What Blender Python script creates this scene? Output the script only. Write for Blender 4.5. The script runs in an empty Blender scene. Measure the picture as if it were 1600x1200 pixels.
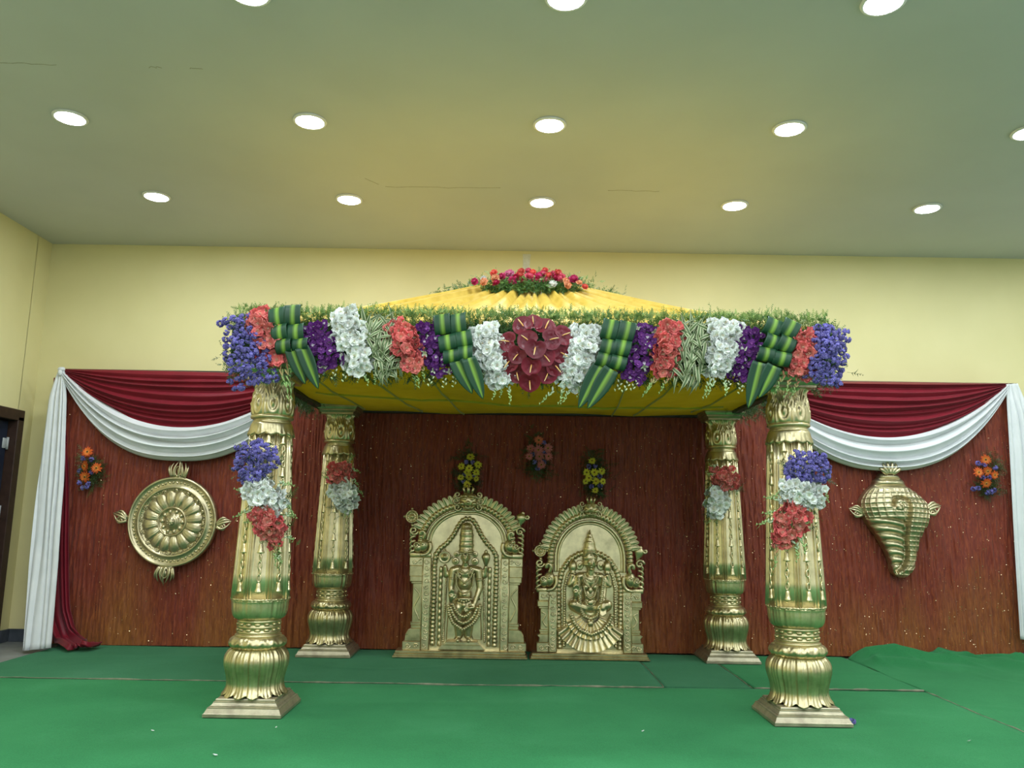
import bpy, math, random
import numpy as np
from mathutils import Vector, Matrix, Euler
random.seed(7)
RS = np.random.RandomState(11)
PI = math.pi
SC = bpy.context.scene
COL = SC.collection

# ------------------------------------------------------------------ camera, light, exposure
FPX, PITCH, ROLL, EYE = 1262.9, 0.1662, 0.0154, 1.25
cam_d = bpy.data.cameras.new('camera')
cam_d.sensor_width = 36.0
cam_d.lens = 36.0 * FPX / 1600.0
cam_d.clip_start = 0.05
cam = bpy.data.objects.new('camera', cam_d)
COL.objects.link(cam)
cam.matrix_world = Matrix.Translation((0, 0, EYE)) @ Matrix.Rotation(PI / 2 + PITCH, 4, 'X') @ Matrix.Rotation(ROLL, 4, 'Z')
SC.camera = cam
SC.view_settings.view_transform = 'Standard'
SC.view_settings.look = 'None'
SC.view_settings.gamma = 1.0
SC.view_settings.use_curve_mapping = False
SC.view_settings.exposure = 0.0
world = bpy.data.worlds.new('world')
SC.world = world
world.use_nodes = True
world.node_tree.nodes['Background'].inputs[0].default_value = (0.8, 0.9, 1.0, 1)
world.node_tree.nodes['Background'].inputs[1].default_value = 0.05

CEIL = 4.09
LAMP_W = 19.0
LAMP_COL = (0.87, 0.955, 1.0)
LX0, LY0, LS, LR = 0.245, 6.94, 1.7434, 1.4565
LAMP_SPOTS_VISIBLE = []
LAMP_SPOTS_HALL = []
for r in range(0, 12):
    for k in range(-2, 4):
        x, y = LX0 + k * LS, LY0 - r * LR
        vis = (r == 0 and k <= 2) or (r == 1 and k <= 2) or (r == 2 and -1 <= k <= 1)
        if r == 2:
            x += 0.02
        if vis:
            LAMP_SPOTS_VISIBLE.append((r, k, x, y))
        elif r <= 10:
            LAMP_SPOTS_HALL.append((x, y))


def lamp_light(name, x, y, z, parent=None):
    ld = bpy.data.lights.new(name, 'AREA')
    ld.shape = 'DISK'
    ld.size = 0.2
    ld.energy = LAMP_W
    ld.color = LAMP_COL
    o = bpy.data.objects.new(name, ld)
    COL.objects.link(o)
    o.location = (x, y, z)
    if parent:
        o.parent = parent
    return o


for x, y in LAMP_SPOTS_HALL:      # the rows of the hall that go on beyond the frame
    lamp_light('hall_lamp', x, y, CEIL - 0.03)


# ------------------------------------------------------------------ pixel helpers (to measure real places on real planes)
def ray(px, py):
    a, b = px - 800.0, py - 600.0
    c, s = math.cos(ROLL), math.sin(ROLL)
    a, b = a * c + b * s, -a * s + b * c
    x, u = a / FPX, -b / FPX
    return Vector((x, math.cos(PITCH) - u * math.sin(PITCH), math.sin(PITCH) + u * math.cos(PITCH)))


def at(px, py, Y):
    v = ray(px, py)
    return Vector((0, 0, EYE)) + v * (Y / v.y)


def atz(px, py, Z=0.0):
    v = ray(px, py)
    return Vector((0, 0, EYE)) + v * ((Z - EYE) / v.z)


# ------------------------------------------------------------------ noise
def sm(t):
    return t * t * (3 - 2 * t)


class N2:
    def __init__(s, seed, n=256):
        s.n = n
        s.t = np.random.RandomState(seed).rand(n, n) * 2 - 1

    def __call__(s, x, y):
        x = np.asarray(x, float); y = np.asarray(y, float)
        xi = np.floor(x).astype(int); yi = np.floor(y).astype(int)
        fx, fy = sm(x - xi), sm(y - yi)
        n = s.n; t = s.t
        a = t[xi % n, yi % n]; b = t[(xi + 1) % n, yi % n]
        c = t[xi % n, (yi + 1) % n]; d = t[(xi + 1) % n, (yi + 1) % n]
        return (a * (1 - fx) + b * fx) * (1 - fy) + (c * (1 - fx) + d * fx) * fy


NA, NB, NC = N2(1), N2(2), N2(3)


# ------------------------------------------------------------------ materials
def new_mat(name):
    m = bpy.data.materials.new(name)
    m.use_nodes = True
    nt = m.node_tree
    return m, nt, nt.nodes['Principled BSDF']


def node(nt, typ, **kw):
    n = nt.nodes.new(typ)
    for k, v in kw.items():
        setattr(n, k, v)
    return n


def ramp(nt, fac, stops):
    r = node(nt, 'ShaderNodeValToRGB')
    e = r.color_ramp.elements
    while len(e) < len(stops):
        e.new(0.5)
    for i, (p, c) in enumerate(stops):
        e[i].position = p
        e[i].color = (*c, 1) if len(c) == 3 else c
    nt.links.new(fac, r.inputs[0])
    return r.outputs[0]


def noise_tex(nt, scale, detail=3, mapping=None, rough=0.5):
    tc = node(nt, 'ShaderNodeTexCoord')
    mp = node(nt, 'ShaderNodeMapping')
    nt.links.new(tc.outputs['Object'], mp.inputs[0])
    if mapping:
        mp.inputs['Scale'].default_value = mapping
    n = node(nt, 'ShaderNodeTexNoise')
    n.inputs['Scale'].default_value = scale
    n.inputs['Detail'].default_value = detail
    n.inputs['Roughness'].default_value = rough
    nt.links.new(mp.outputs[0], n.inputs['Vector'])
    return n.outputs[0]


def bump(nt, b, fac, strength, dist=0.01):
    bn = node(nt, 'ShaderNodeBump')
    bn.inputs['Strength'].default_value = strength
    bn.inputs['Distance'].default_value = dist
    nt.links.new(fac, bn.inputs['Height'])
    nt.links.new(bn.outputs[0], b.inputs['Normal'])


def paint(name, c1, c2, scale=3.0, rough=0.7, bstr=0.05, bscale=120, spec=0.3):
    m, nt, b = new_mat(name)
    f = noise_tex(nt, scale, 5)
    nt.links.new(ramp(nt, f, [(0.3, c1), (0.7, c2)]), b.inputs['Base Color'])
    b.inputs['Roughness'].default_value = rough
    b.inputs['Specular IOR Level'].default_value = spec
    if bstr:
        bump(nt, b, noise_tex(nt, bscale, 2), bstr, 0.004)
    return m


def gold_mat(name, hi, lo, rough=0.36, metal=0.85):
    m, nt, b = new_mat(name)
    f = noise_tex(nt, 9, 6, rough=0.6)
    col = ramp(nt, f, [(0.28, lo), (0.62, hi)])
    nt.links.new(col, b.inputs['Base Color'])
    b.inputs['Metallic'].default_value = metal
    r = node(nt, 'ShaderNodeMapRange')
    r.inputs['To Min'].default_value = rough - 0.08
    r.inputs['To Max'].default_value = rough + 0.14
    nt.links.new(noise_tex(nt, 22, 4), r.inputs['Value'])
    nt.links.new(r.outputs[0], b.inputs['Roughness'])
    bump(nt, b, noise_tex(nt, 60, 3), 0.12, 0.004)
    return m


def vcol_mat(name, rough=0.55, trans=0.25, spec=0.3, sheen=0.0):
    """Petal / leaf material: base colour from the mesh's own colour attribute."""
    m, nt, b = new_mat(name)
    a = node(nt, 'ShaderNodeAttribute', attribute_name='col')
    oi = node(nt, 'ShaderNodeObjectInfo')
    hs = node(nt, 'ShaderNodeHueSaturation')
    mr = node(nt, 'ShaderNodeMapRange')
    mr.inputs['To Min'].default_value = 0.8
    mr.inputs['To Max'].default_value = 1.15
    nt.links.new(oi.outputs['Random'], mr.inputs['Value'])
    nt.links.new(mr.outputs[0], hs.inputs['Value'])
    nt.links.new(a.outputs['Color'], hs.inputs['Color'])
    nt.links.new(hs.outputs[0], b.inputs['Base Color'])
    b.inputs['Roughness'].default_value = rough
    b.inputs['Specular IOR Level'].default_value = spec
    if sheen:
        b.inputs['Sheen Weight'].default_value = sheen
    if trans:
        tr = node(nt, 'ShaderNodeBsdfTranslucent')
        nt.links.new(hs.outputs[0], tr.inputs['Color'])
        ms = node(nt, 'ShaderNodeMixShader')
        ms.inputs[0].default_value = trans
        nt.links.new(b.outputs[0], ms.inputs[1])
        nt.links.new(tr.outputs[0], ms.inputs[2])
        nt.links.new(ms.outputs[0], nt.nodes['Material Output'].inputs['Surface'])
    return m


def cloth_mat(name, c1, c2, rough=0.6, trans=0.0, sheen=0.3, scale=(6, 6, 6), spec=0.25, weave=0.05, aniso=None):
    m, nt, b = new_mat(name)
    f = noise_tex(nt, 1.0, 4, scale)
    col = ramp(nt, f, [(0.3, c1), (0.7, c2)])
    nt.links.new(col, b.inputs['Base Color'])
    b.inputs['Roughness'].default_value = rough
    b.inputs['Specular IOR Level'].default_value = spec
    b.inputs['Sheen Weight'].default_value = sheen
    if weave:
        bump(nt, b, noise_tex(nt, 250, 1), weave, 0.002)
    if trans:
        tr = node(nt, 'ShaderNodeBsdfTranslucent')
        nt.links.new(col, tr.inputs['Color'])
        ms = node(nt, 'ShaderNodeMixShader')
        ms.inputs[0].default_value = trans
        nt.links.new(b.outputs[0], ms.inputs[1])
        nt.links.new(tr.outputs[0], ms.inputs[2])
        nt.links.new(ms.outputs[0], nt.nodes['Material Output'].inputs['Surface'])
    return m


def emit_mat(name, col, s):
    m, nt, b = new_mat(name)
    b.inputs['Base Color'].default_value = (0.8, 0.8, 0.8, 1)
    b.inputs['Emission Color'].default_value = (*col, 1)
    b.inputs['Emission Strength'].default_value = s
    return m


M = {}
M['ceiling'] = paint('ceiling_paint', (0.54, 0.565, 0.56), (0.58, 0.605, 0.60), 1.2, 0.75, 0.04)
M['wall'] = paint('yellow_wall_paint', (0.73, 0.655, 0.34), (0.78, 0.70, 0.38), 1.5, 0.6, 0.05)
M['wall_pale'] = paint('pale_hall_paint', (0.78, 0.77, 0.71), (0.82, 0.81, 0.75), 1.5, 0.6, 0.05)
M['plaster'] = paint('pale_plaster', (0.62, 0.60, 0.48), (0.75, 0.74, 0.66), 25, 0.8, 0.1)
M['floor'] = paint('grey_stone_floor', (0.20, 0.21, 0.21), (0.30, 0.31, 0.31), 6, 0.35, 0.03, 80, 0.5)
M['base'] = paint('dark_stone_baseboard', (0.05, 0.06, 0.075), (0.09, 0.10, 0.12), 8, 0.3, 0.0)
M['door_wood'] = paint('dark_brown_door_wood', (0.035, 0.018, 0.013), (0.055, 0.028, 0.02), 14, 0.4, 0.05)
M['door_leaf'] = paint('navy_door_paint', (0.012, 0.016, 0.032), (0.02, 0.026, 0.045), 5, 0.35, 0.03)
M['steel'] = paint('dull_steel', (0.35, 0.36, 0.36), (0.45, 0.46, 0.46), 20, 0.35, 0.0)
M['crack'] = paint('ceiling_crack', (0.30, 0.30, 0.24), (0.42, 0.42, 0.34), 60, 0.9, 0.0)
M['white_plastic'] = paint('white_lamp_rim', (0.8, 0.8, 0.8), (0.84, 0.84, 0.84), 10, 0.4, 0.0)
M['glow'] = emit_mat('lamp_diffuser', (0.90, 0.965, 1.0), 22.0)
M['gold'] = gold_mat('aged_gold_paint', (0.72, 0.615, 0.36), (0.40, 0.34, 0.19), 0.29, 0.90)
M['gold_pale'] = gold_mat('pale_gold_paint', (0.86, 0.75, 0.47), (0.56, 0.48, 0.29), 0.29, 0.90)
M['gold_dull'] = gold_mat('dull_bronze_paint', (0.64, 0.56, 0.36), (0.42, 0.36, 0.225), 0.31, 0.88)
M['plinth'] = gold_mat('worn_plinth_gold', (0.52, 0.46, 0.32), (0.29, 0.25, 0.18), 0.40, 0.75)
M['rust'] = None
M['red'] = cloth_mat('crimson_satin', (0.165, 0.006, 0.016), (0.205, 0.008, 0.020), 0.45, 0.0, 0.08)
M['white'] = cloth_mat('white_satin', (0.72, 0.74, 0.76), (0.80, 0.81, 0.83), 0.5, 0.08, 0.2)
M['yellow'] = cloth_mat('yellow_gold_satin', (0.52, 0.34, 0.035), (0.66, 0.46, 0.075), 0.58, 0.15, 0.1, (14, 14, 14), 0.3)
M['yellow_under'] = cloth_mat('yellow_lining_cloth', (0.72, 0.66, 0.02), (0.80, 0.74, 0.035), 0.7, 0.74, 0.1)
M['yellow_pipe_shade'] = cloth_mat('olive_pipe_shadow', (0.36, 0.32, 0.012), (0.42, 0.38, 0.016), 0.8)  # darker yellow standing in for the pipes' shadow on the lining
M['navy'] = cloth_mat('navy_cloth', (0.01, 0.012, 0.03), (0.02, 0.022, 0.05), 0.7)
M['iron'] = paint('dark_iron_frame', (0.03, 0.03, 0.03), (0.05, 0.05, 0.05), 20, 0.5, 0.0)
M['foam'] = paint('dark_green_foam', (0.012, 0.03, 0.012), (0.02, 0.05, 0.018), 30, 0.9, 0.0)
M['petal'] = vcol_mat('petal', 0.5, 0.22)
M['leaf'] = vcol_mat('leaf', 0.42, 0.12, 0.4)
M['waxy'] = vcol_mat('waxy_spathe', 0.36, 0.0, 0.35)
M['stem'] = vcol_mat('stem', 0.5, 0.05)


def rust_mat():
    m, nt, b = new_mat('rust_crinkled_curtain')
    f1 = noise_tex(nt, 1.0, 4, (75, 75, 9))
    f1.node.inputs['Distortion'].default_value = 1.3
    f2 = noise_tex(nt, 1.0, 2, (1.7, 1, 0.4))
    tc = node(nt, 'ShaderNodeTexCoord')
    sp = node(nt, 'ShaderNodeSeparateXYZ')
    nt.links.new(tc.outputs['Object'], sp.inputs[0])
    base = ramp(nt, f1, [(0.30, (0.130, 0.016, 0.010)), (0.52, (0.205, 0.031, 0.014)), (0.75, (0.290, 0.060, 0.020))])
    gold = ramp(nt, f1, [(0.3, (0.18, 0.050, 0.014)), (0.6, (0.29, 0.100, 0.020)), (0.75, (0.40, 0.165, 0.034))])
    # gold thread woven towards the hem
    mr = node(nt, 'ShaderNodeMapRange')
    mr.inputs['From Min'].default_value = 1.5
    mr.inputs['From Max'].default_value = 0.0
    mr.inputs['To Min'].default_value = -0.35
    mr.inputs['To Max'].default_value = 0.22
    nt.links.new(sp.outputs['Z'], mr.inputs['Value'])
    ad = node(nt, 'ShaderNodeMath', operation='ADD')
    nt.links.new(mr.outputs[0], ad.inputs[0])
    nt.links.new(f2, ad.inputs[1])
    g = ramp(nt, ad.outputs[0], [(0.45, (0, 0, 0)), (0.8, (1, 1, 1))])
    mx = node(nt, 'ShaderNodeMix', data_type='RGBA')
    nt.links.new(g, mx.inputs['Factor'])
    nt.links.new(base, mx.inputs['A'])
    nt.links.new(gold, mx.inputs['B'])
    nt.links.new(mx.outputs['Result'], b.inputs['Base Color'])
    b.inputs['Roughness'].default_value = 0.5
    b.inputs['Specular IOR Level'].default_value = 0.3
    b.inputs['Sheen Weight'].default_value = 0.15
    bump(nt, b, f1, 0.5, 0.006)
    return m


M['rust'] = rust_mat()


def carpet_mat(name, c1, c2, c3):
    m, nt, b = new_mat(name)
    f = noise_tex(nt, 1.3, 6, rough=0.62)
    f2 = noise_tex(nt, 160, 2)
    col = ramp(nt, f, [(0.3, c1), (0.55, c2), (0.75, c3)])
    mx = node(nt, 'ShaderNodeMix', data_type='RGBA', blend_type='MULTIPLY')
    mx.inputs['Factor'].default_value = 0.6
    nt.links.new(col, mx.inputs['A'])
    nt.links.new(ramp(nt, f2, [(0.25, (0.55, 0.55, 0.55)), (0.7, (1.2, 1.2, 1.2))]), mx.inputs['B'])
    nt.links.new(mx.outputs['Result'], b.inputs['Base Color'])
    b.inputs['Roughness'].default_value = 0.95
    b.inputs['Specular IOR Level'].default_value = 0.1
    b.inputs['Sheen Weight'].default_value = 0.2
    b.inputs['Sheen Tint'].default_value = (0.3, 0.9, 0.5, 1)
    bump(nt, b, f2, 0.4, 0.004)
    return m


M['carpet'] = carpet_mat('green_felt_carpet', (0.020, 0.150, 0.050), (0.028, 0.182, 0.062), (0.042, 0.215, 0.084))
M['carpet_worn'] = carpet_mat('worn_green_felt', (0.028, 0.125, 0.058), (0.038, 0.150, 0.074), (0.055, 0.175, 0.094))
M['carpet_edge'] = paint('dusty_carpet_edge', (0.12, 0.17, 0.10), (0.30, 0.28, 0.20), 14, 0.95, 0.0)
M['sequin'] = gold_mat('gold_sequin', (0.95, 0.75, 0.45), (0.8, 0.6, 0.35), 0.25, 1.0)


# ------------------------------------------------------------------ geometry
class G:
    def __init__(s):
        s.v = []; s.f = []; s.c = []; s.n = 0

    def add(s, v, f, col=(1, 1, 1)):
        v = np.asarray(v, float).reshape(-1, 3)
        c = np.asarray(col, float)
        if c.ndim == 1:
            c = np.tile(c[:3], (len(v), 1))
        s.v.append(v); s.c.append(c)
        n = s.n
        s.f.extend([tuple(i + n for i in q) for q in f])
        s.n += len(v)
        return s

    def join(s, g, mat=None):
        v = np.concatenate(g.v)
        if mat is not None:
            m = np.array(mat)
            v = v @ m[:3, :3].T + m[:3, 3]
        return s.add(v, g.f, np.concatenate(g.c))

    def mesh(s, name, mat, smooth=True):
        me = bpy.data.meshes.new(name)
        v = np.concatenate(s.v)
        me.from_pydata(v.tolist(), [], s.f)
        me.materials.append(mat)
        a = me.color_attributes.new('col', 'FLOAT_COLOR', 'POINT')
        c = np.ones((len(v), 4), np.float32)
        c[:, :3] = np.concatenate(s.c)
        a.data.foreach_set('color', c.ravel())
        if smooth:
            me.polygons.foreach_set('use_smooth', np.ones(len(me.polygons), bool))
        me.update()
        return me


def grid_faces(n, m, wu=False, wv=False):
    f = []
    for i in range(n if wu else n - 1):
        i2 = (i + 1) % n
        for j in range(m if wv else m - 1):
            j2 = (j + 1) % m
            f.append((i * m + j, i2 * m + j, i2 * m + j2, i * m + j2))
    return f


def g_grid(P, wu=False, wv=False, col=(1, 1, 1)):
    P = np.asarray(P, float)
    n, m = P.shape[:2]
    return G().add(P.reshape(-1, 3), grid_faces(n, m, wu, wv), col)


def g_tube(path, rad, k=8, caps=True, col=(1, 1, 1), flat=1.0):
    P = np.asarray(path, float); n = len(P)
    R = np.broadcast_to(np.asarray(rad, float), (n,)) if np.ndim(rad) < 1 or len(np.atleast_1d(rad)) == 1 else np.asarray(rad, float)
    T = np.gradient(P, axis=0)
    T /= np.linalg.norm(T, axis=1)[:, None] + 1e-12
    ref = np.array([0, 1.0, 0]) if abs(T[0][1]) < 0.9 else np.array([1.0, 0, 0])
    out = np.zeros((n, k, 3))
    a = np.arange(k) * 2 * PI / k
    u = None
    for i in range(n):
        if u is None:
            u = np.cross(T[i], ref)
        u = u - T[i] * np.dot(u, T[i]); u /= np.linalg.norm(u) + 1e-12
        w = np.cross(T[i], u)
        out[i] = P[i] + R[i] * (np.cos(a)[:, None] * u + np.sin(a)[:, None] * w * flat)
    g = G(); f = grid_faces(n, k, False, True)
    if caps:
        f.append(tuple(range(k))[::-1]); f.append(tuple((n - 1) * k + i for i in range(k)))
    c = np.asarray(col, float)
    if c.ndim == 2 and len(c) == n:
        c = np.repeat(c, k, axis=0)
    return g.add(out.reshape(-1, 3), f, c)


def g_ell(c, r, nu=10, nv=7, rot=None, col=(1, 1, 1)):
    th = np.linspace(0, 2 * PI, nu, endpoint=False); ph = np.linspace(-PI / 2, PI / 2, nv)
    ph = np.clip(ph, -PI / 2 + 0.02, PI / 2 - 0.02)
    P = np.zeros((nv, nu, 3))
    P[..., 0] = np.cos(ph)[:, None] * np.cos(th); P[..., 1] = np.cos(ph)[:, None] * np.sin(th); P[..., 2] = np.sin(ph)[:, None]
    P *= np.asarray(r if np.ndim(r) else (r, r, r), float)
    if rot is not None:
        P = P @ np.array(Euler(rot).to_matrix()).T
    P += np.asarray(c, float)
    f = grid_faces(nv, nu, False, True)
    f.append(tuple(range(nu))[::-1]); f.append(tuple((nv - 1) * nu + i for i in range(nu)))
    return G().add(P.reshape(-1, 3), f, col)


def g_lathe(prof, n=32, mod=None, caps=True, sq=False, col=(1, 1, 1)):
    prof = np.asarray(prof, float)
    th = np.linspace(0, 2 * PI, n, endpoint=False)
    r = np.repeat(prof[:, :1], n, 1); z = np.repeat(prof[:, 1:2], n, 1)
    T = np.repeat(th[None], len(prof), 0)
    if mod:
        r, z = mod(r, z, T)
    P = np.stack([r * np.cos(T), r * np.sin(T), z], -1)
    f = grid_faces(len(prof), n, False, True)
    if caps:
        f.append(tuple(range(n))[::-1]); f.append(tuple((len(prof) - 1) * n + i for i in range(n)))
    return G().add(P.reshape(-1, 3), f, col)


def g_square(prof):
    """square-section 'lathe' with sharp corners: prof = [(half width, z)]"""
    g = G()
    P = []
    for h, z in prof:
        P.append([(-h, -h, z), (h, -h, z), (h, h, z), (-h, h, z)])
    P = np.array(P)
    n = len(prof)
    f = grid_faces(n, 4, False, True)
    f.append((3, 2, 1, 0)); f.append(tuple((n - 1) * 4 + i for i in range(4)))
    return g.add(P.reshape(-1, 3), f)


def g_box(x0, x1, y0, y1, z0, z1, b=0.004, col=(1, 1, 1)):
    b = min(b, (x1 - x0) / 2.01, (y1 - y0) / 2.01, (z1 - z0) / 2.01)
    xs, ys, zs = (x0, x1), (y0, y1), (z0, z1)
    V = []; idx = {}
    for i in (0, 1):
        for j in (0, 1):
            for k in (0, 1):
                sx, sy, sz = 1 - 2 * i, 1 - 2 * j, 1 - 2 * k
                for a in range(3):
                    p = [xs[i] + sx * b, ys[j] + sy * b, zs[k] + sz * b]
                    p[a] = (xs[i], ys[j], zs[k])[a]
                    idx[(i, j, k, a)] = len(V); V.append(p)
    F = []
    F += [tuple(idx[(i, j, k, 0)] for j, k in ((0, 0), (1, 0), (1, 1), (0, 1))) for i in (0, 1)]
    F += [tuple(idx[(i, j, k, 1)] for i, k in ((0, 0), (1, 0), (1, 1), (0, 1))) for j in (0, 1)]
    F += [tuple(idx[(i, j, k, 2)] for i, j in ((0, 0), (1, 0), (1, 1), (0, 1))) for k in (0, 1)]
    for j in (0, 1):
        for k in (0, 1):
            F.append((idx[(0, j, k, 1)], idx[(1, j, k, 1)], idx[(1, j, k, 2)], idx[(0, j, k, 2)]))
    for i in (0, 1):
        for k in (0, 1):
            F.append((idx[(i, 0, k, 0)], idx[(i, 1, k, 0)], idx[(i, 1, k, 2)], idx[(i, 0, k, 2)]))
    for i in (0, 1):
        for j in (0, 1):
            F.append((idx[(i, j, 0, 0)], idx[(i, j, 1, 0)], idx[(i, j, 1, 1)], idx[(i, j, 0, 1)]))
    for i in (0, 1):
        for j in (0, 1):
            for k in (0, 1):
                F.append(tuple(idx[(i, j, k, a)] for a in range(3)))
    return G().add(V, F, col)


def fix_normals(me):
    import bmesh
    bm = bmesh.new(); bm.from_mesh(me)
    bmesh.ops.recalc_face_normals(bm, faces=bm.faces)
    bm.to_mesh(me); bm.free()
    return me


def g_extrude(pts, yf, yb, bev=0.004, inset=None):
    """outline in local XZ, front at yf (towards the viewer, smaller y), back at yb; bevelled front edge"""
    p = np.asarray(pts, float); n = len(p)
    d = np.roll(p, -1, 0) - np.roll(p, 1, 0)
    nrm = np.stack([d[:, 1], -d[:, 0]], 1); nrm /= np.linalg.norm(nrm, axis=1)[:, None] + 1e-9
    area = 0.5 * np.sum(p[:, 0] * np.roll(p[:, 1], -1) - np.roll(p[:, 0], -1) * p[:, 1])
    if area < 0:
        nrm = -nrm
    q = p - nrm * bev
    V = np.concatenate([np.c_[p[:, 0], np.full(n, yb), p[:, 1]], np.c_[p[:, 0], np.full(n, yf + bev), p[:, 1]], np.c_[q[:, 0], np.full(n, yf), q[:, 1]]])
    F = []
    for r in (0, 1):
        for i in range(n):
            j = (i + 1) % n
            F.append((r * n + i, r * n + j, (r + 1) * n + j, (r + 1) * n + i))
    F.append(tuple(range(2 * n, 3 * n))); F.append(tuple(range(n))[::-1])
    return G().add(V, F)


def capsule(p0, r0, p1, r1, k=10):
    p0 = np.asarray(p0, float); p1 = np.asarray(p1, float)
    d = p1 - p0; L = np.linalg.norm(d) + 1e-9; d = d / L
    ts = []; rs = []
    for a in np.linspace(-PI / 2, 0, 4):
        ts.append(r0 * math.sin(a)); rs.append(max(r0 * math.cos(a), 1e-4))
    for a in np.linspace(0, PI / 2, 4):
        ts.append(L + r1 * math.sin(a)); rs.append(max(r1 * math.cos(a), 1e-4))
    return g_tube([p0 + d * t for t in ts], rs, k)


def fuse(g, name, mat, voxel=0.006, smooth=4):
    """one continuous body surface out of overlapping limbs"""
    me = g.mesh(name + '_raw', mat)
    fix_normals(me)
    o = bpy.data.objects.new(name + '_raw', me)
    COL.objects.link(o)
    r = o.modifiers.new('r', 'REMESH'); r.mode = 'VOXEL'; r.voxel_size = voxel; r.use_smooth_shade = True
    s = o.modifiers.new('s', 'SMOOTH'); s.factor = 0.5; s.iterations = smooth
    dg = bpy.context.evaluated_depsgraph_get(); dg.update()
    out = bpy.data.meshes.new_from_object(o.evaluated_get(dg))
    out.name = name
    bpy.data.objects.remove(o); bpy.data.meshes.remove(me)
    if not out.materials:
        out.materials.append(mat)
    out.polygons.foreach_set('use_smooth', np.ones(len(out.polygons), bool))
    return out


# ------------------------------------------------------------------ object helpers
def link(name, data, parent=None, mat4=None, loc=None, rot=None, scale=None):
    o = bpy.data.objects.new(name, data)
    COL.objects.link(o)
    if parent is not None:
        o.parent = parent
    if mat4 is not None:
        o.matrix_local = mat4 if parent is not None else mat4
        if parent is None:
            o.matrix_world = mat4
    if loc is not None:
        o.location = loc
    if rot is not None:
        o.rotation_euler = rot
    if scale is not None:
        o.scale = scale if np.ndim(scale) else (scale,) * 3
    return o


def part(name, g, mat, parent, smooth=True, **kw):
    me = g if isinstance(g, bpy.types.Mesh) else fix_normals(g.mesh(name, mat, smooth))
    return link(name, me, parent, **kw)


def surf(name, g, mat, parent=None, smooth=True, **kw):
    """an open surface: normals kept as made"""
    me = g if isinstance(g, bpy.types.Mesh) else g.mesh(name, mat, smooth)
    return link(name, me, parent, **kw)


def tag(o, label, cat, group=None, kind=None):
    o['label'] = label
    o['category'] = cat
    if group:
        o['group'] = group
    if kind:
        o['kind'] = kind
    return o


def thing(name, label, cat, loc=(0, 0, 0), group=None, rot=None, kind='thing'):
    o = bpy.data.objects.new(name, None)
    COL.objects.link(o)
    o.empty_display_size = 0.1
    o.location = loc
    if rot:
        o.rotation_euler = rot
    return tag(o, label, cat, group, kind)


def struct(name, g, mat, smooth=False, parent=None):
    o = part(name, g, mat, parent, smooth)
    o['kind'] = 'structure'
    return o


def TRS(loc, rot=(0, 0, 0), s=1.0):
    sc = (s, s, s) if np.ndim(s) == 0 else s
    return Matrix.LocRotScale(Vector(loc), Euler(rot), Vector(sc))


def fold(x, seed, a=1.0):
    """smooth pleat profile, 0..1"""
    return 0.5 + 0.5 * np.sin(x) * a


# ================================================================== ROOM
XL, XR, YB, YF = -4.95, 7.0, 8.31, -9.5
struct('floor', g_box(XL - 0.3, XR + 0.3, YF - 0.3, YB + 0.3, -0.12, -0.012, 0.002), M['floor'])
ceil_o = struct('ceiling', g_box(XL - 0.3, XR + 0.3, YF - 0.3, YB + 0.3, CEIL, CEIL + 0.15, 0.002), M['ceiling'])
wall_b = struct('wall_back', g_box(XL - 0.3, XR + 0.3, YB, YB + 0.2, -0.1, CEIL + 0.02, 0.002), M['wall'])
# left wall with a door opening
D0, D1, DH = 7.02, 8.05, 2.17
gl = G()
gl.join(g_box(XL - 0.2, XL, YF - 0.3, D0, -0.1, CEIL + 0.02, 0.002))
gl.join(g_box(XL - 0.2, XL, D1, YB + 0.05, -0.1, CEIL + 0.02, 0.002))
gl.join(g_box(XL - 0.2, XL, D0 - 0.01, D1 + 0.01, DH, CEIL + 0.02, 0.002))
struct('wall_left', gl, M['wall'])
struct('wall_right', g_box(XR, XR + 0.2, YF - 0.3, YB + 0.3, -0.1, CEIL + 0.02, 0.002), M['wall_pale'])
struct('wall_front', g_box(XL - 0.3, XR + 0.3, YF - 0.2, YF, -0.1, CEIL + 0.02, 0.002), M['wall_pale'])
struct('baseboard_left', g_box(XL, XL + 0.02, D1 + 0.11, YB, -0.012, 0.11, 0.004), M['base'])
struct('baseboard_back', g_box(XL + 0.02, XR, YB - 0.02, YB, -0.012, 0.11, 0.004), M['base'])
# door
dr = bpy.data.objects.new('door_1', None); COL.objects.link(dr); dr.location = (XL, D0, 0); dr['kind'] = 'structure'
W = D1 - D0
part('door_jamb', g_box(-0.21, 0.03, -0.08, 0.02, -0.012, DH + 0.02, 0.006), M['door_wood'], dr, False)
part('door_jamb', g_box(-0.21, 0.03, W - 0.02, W + 0.08, -0.012, DH + 0.02, 0.006), M['door_wood'], dr, False)
part('door_lintel', g_box(-0.21, 0.03, -0.08, W + 0.08, DH - 0.02, DH + 0.09, 0.006), M['door_wood'], dr, False)
leaf = part('door_leaf', g_box(-0.10, -0.06, 0.03, W - 0.03, 0.0, DH - 0.03, 0.004), M['door_leaf'], dr, False)
for zz in (0.35, 1.25, 1.92):
    part('hinge', g_tube([(-0.045, W - 0.035, zz - 0.06), (-0.045, W - 0.035, zz + 0.06)], 0.012, 8).join(g_box(-0.058, -0.05, W - 0.10, W - 0.03, zz - 0.05, zz + 0.05, 0.002)), M['steel'], dr, True)
part('door_panel', g_box(-0.062, -0.052, 0.16, W - 0.16, 0.25, 0.95, 0.004), M['door_leaf'], leaf, False)
part('door_panel', g_box(-0.062, -0.052, 0.16, W - 0.16, 1.15, 1.95, 0.004), M['door_leaf'], leaf, False)
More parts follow.
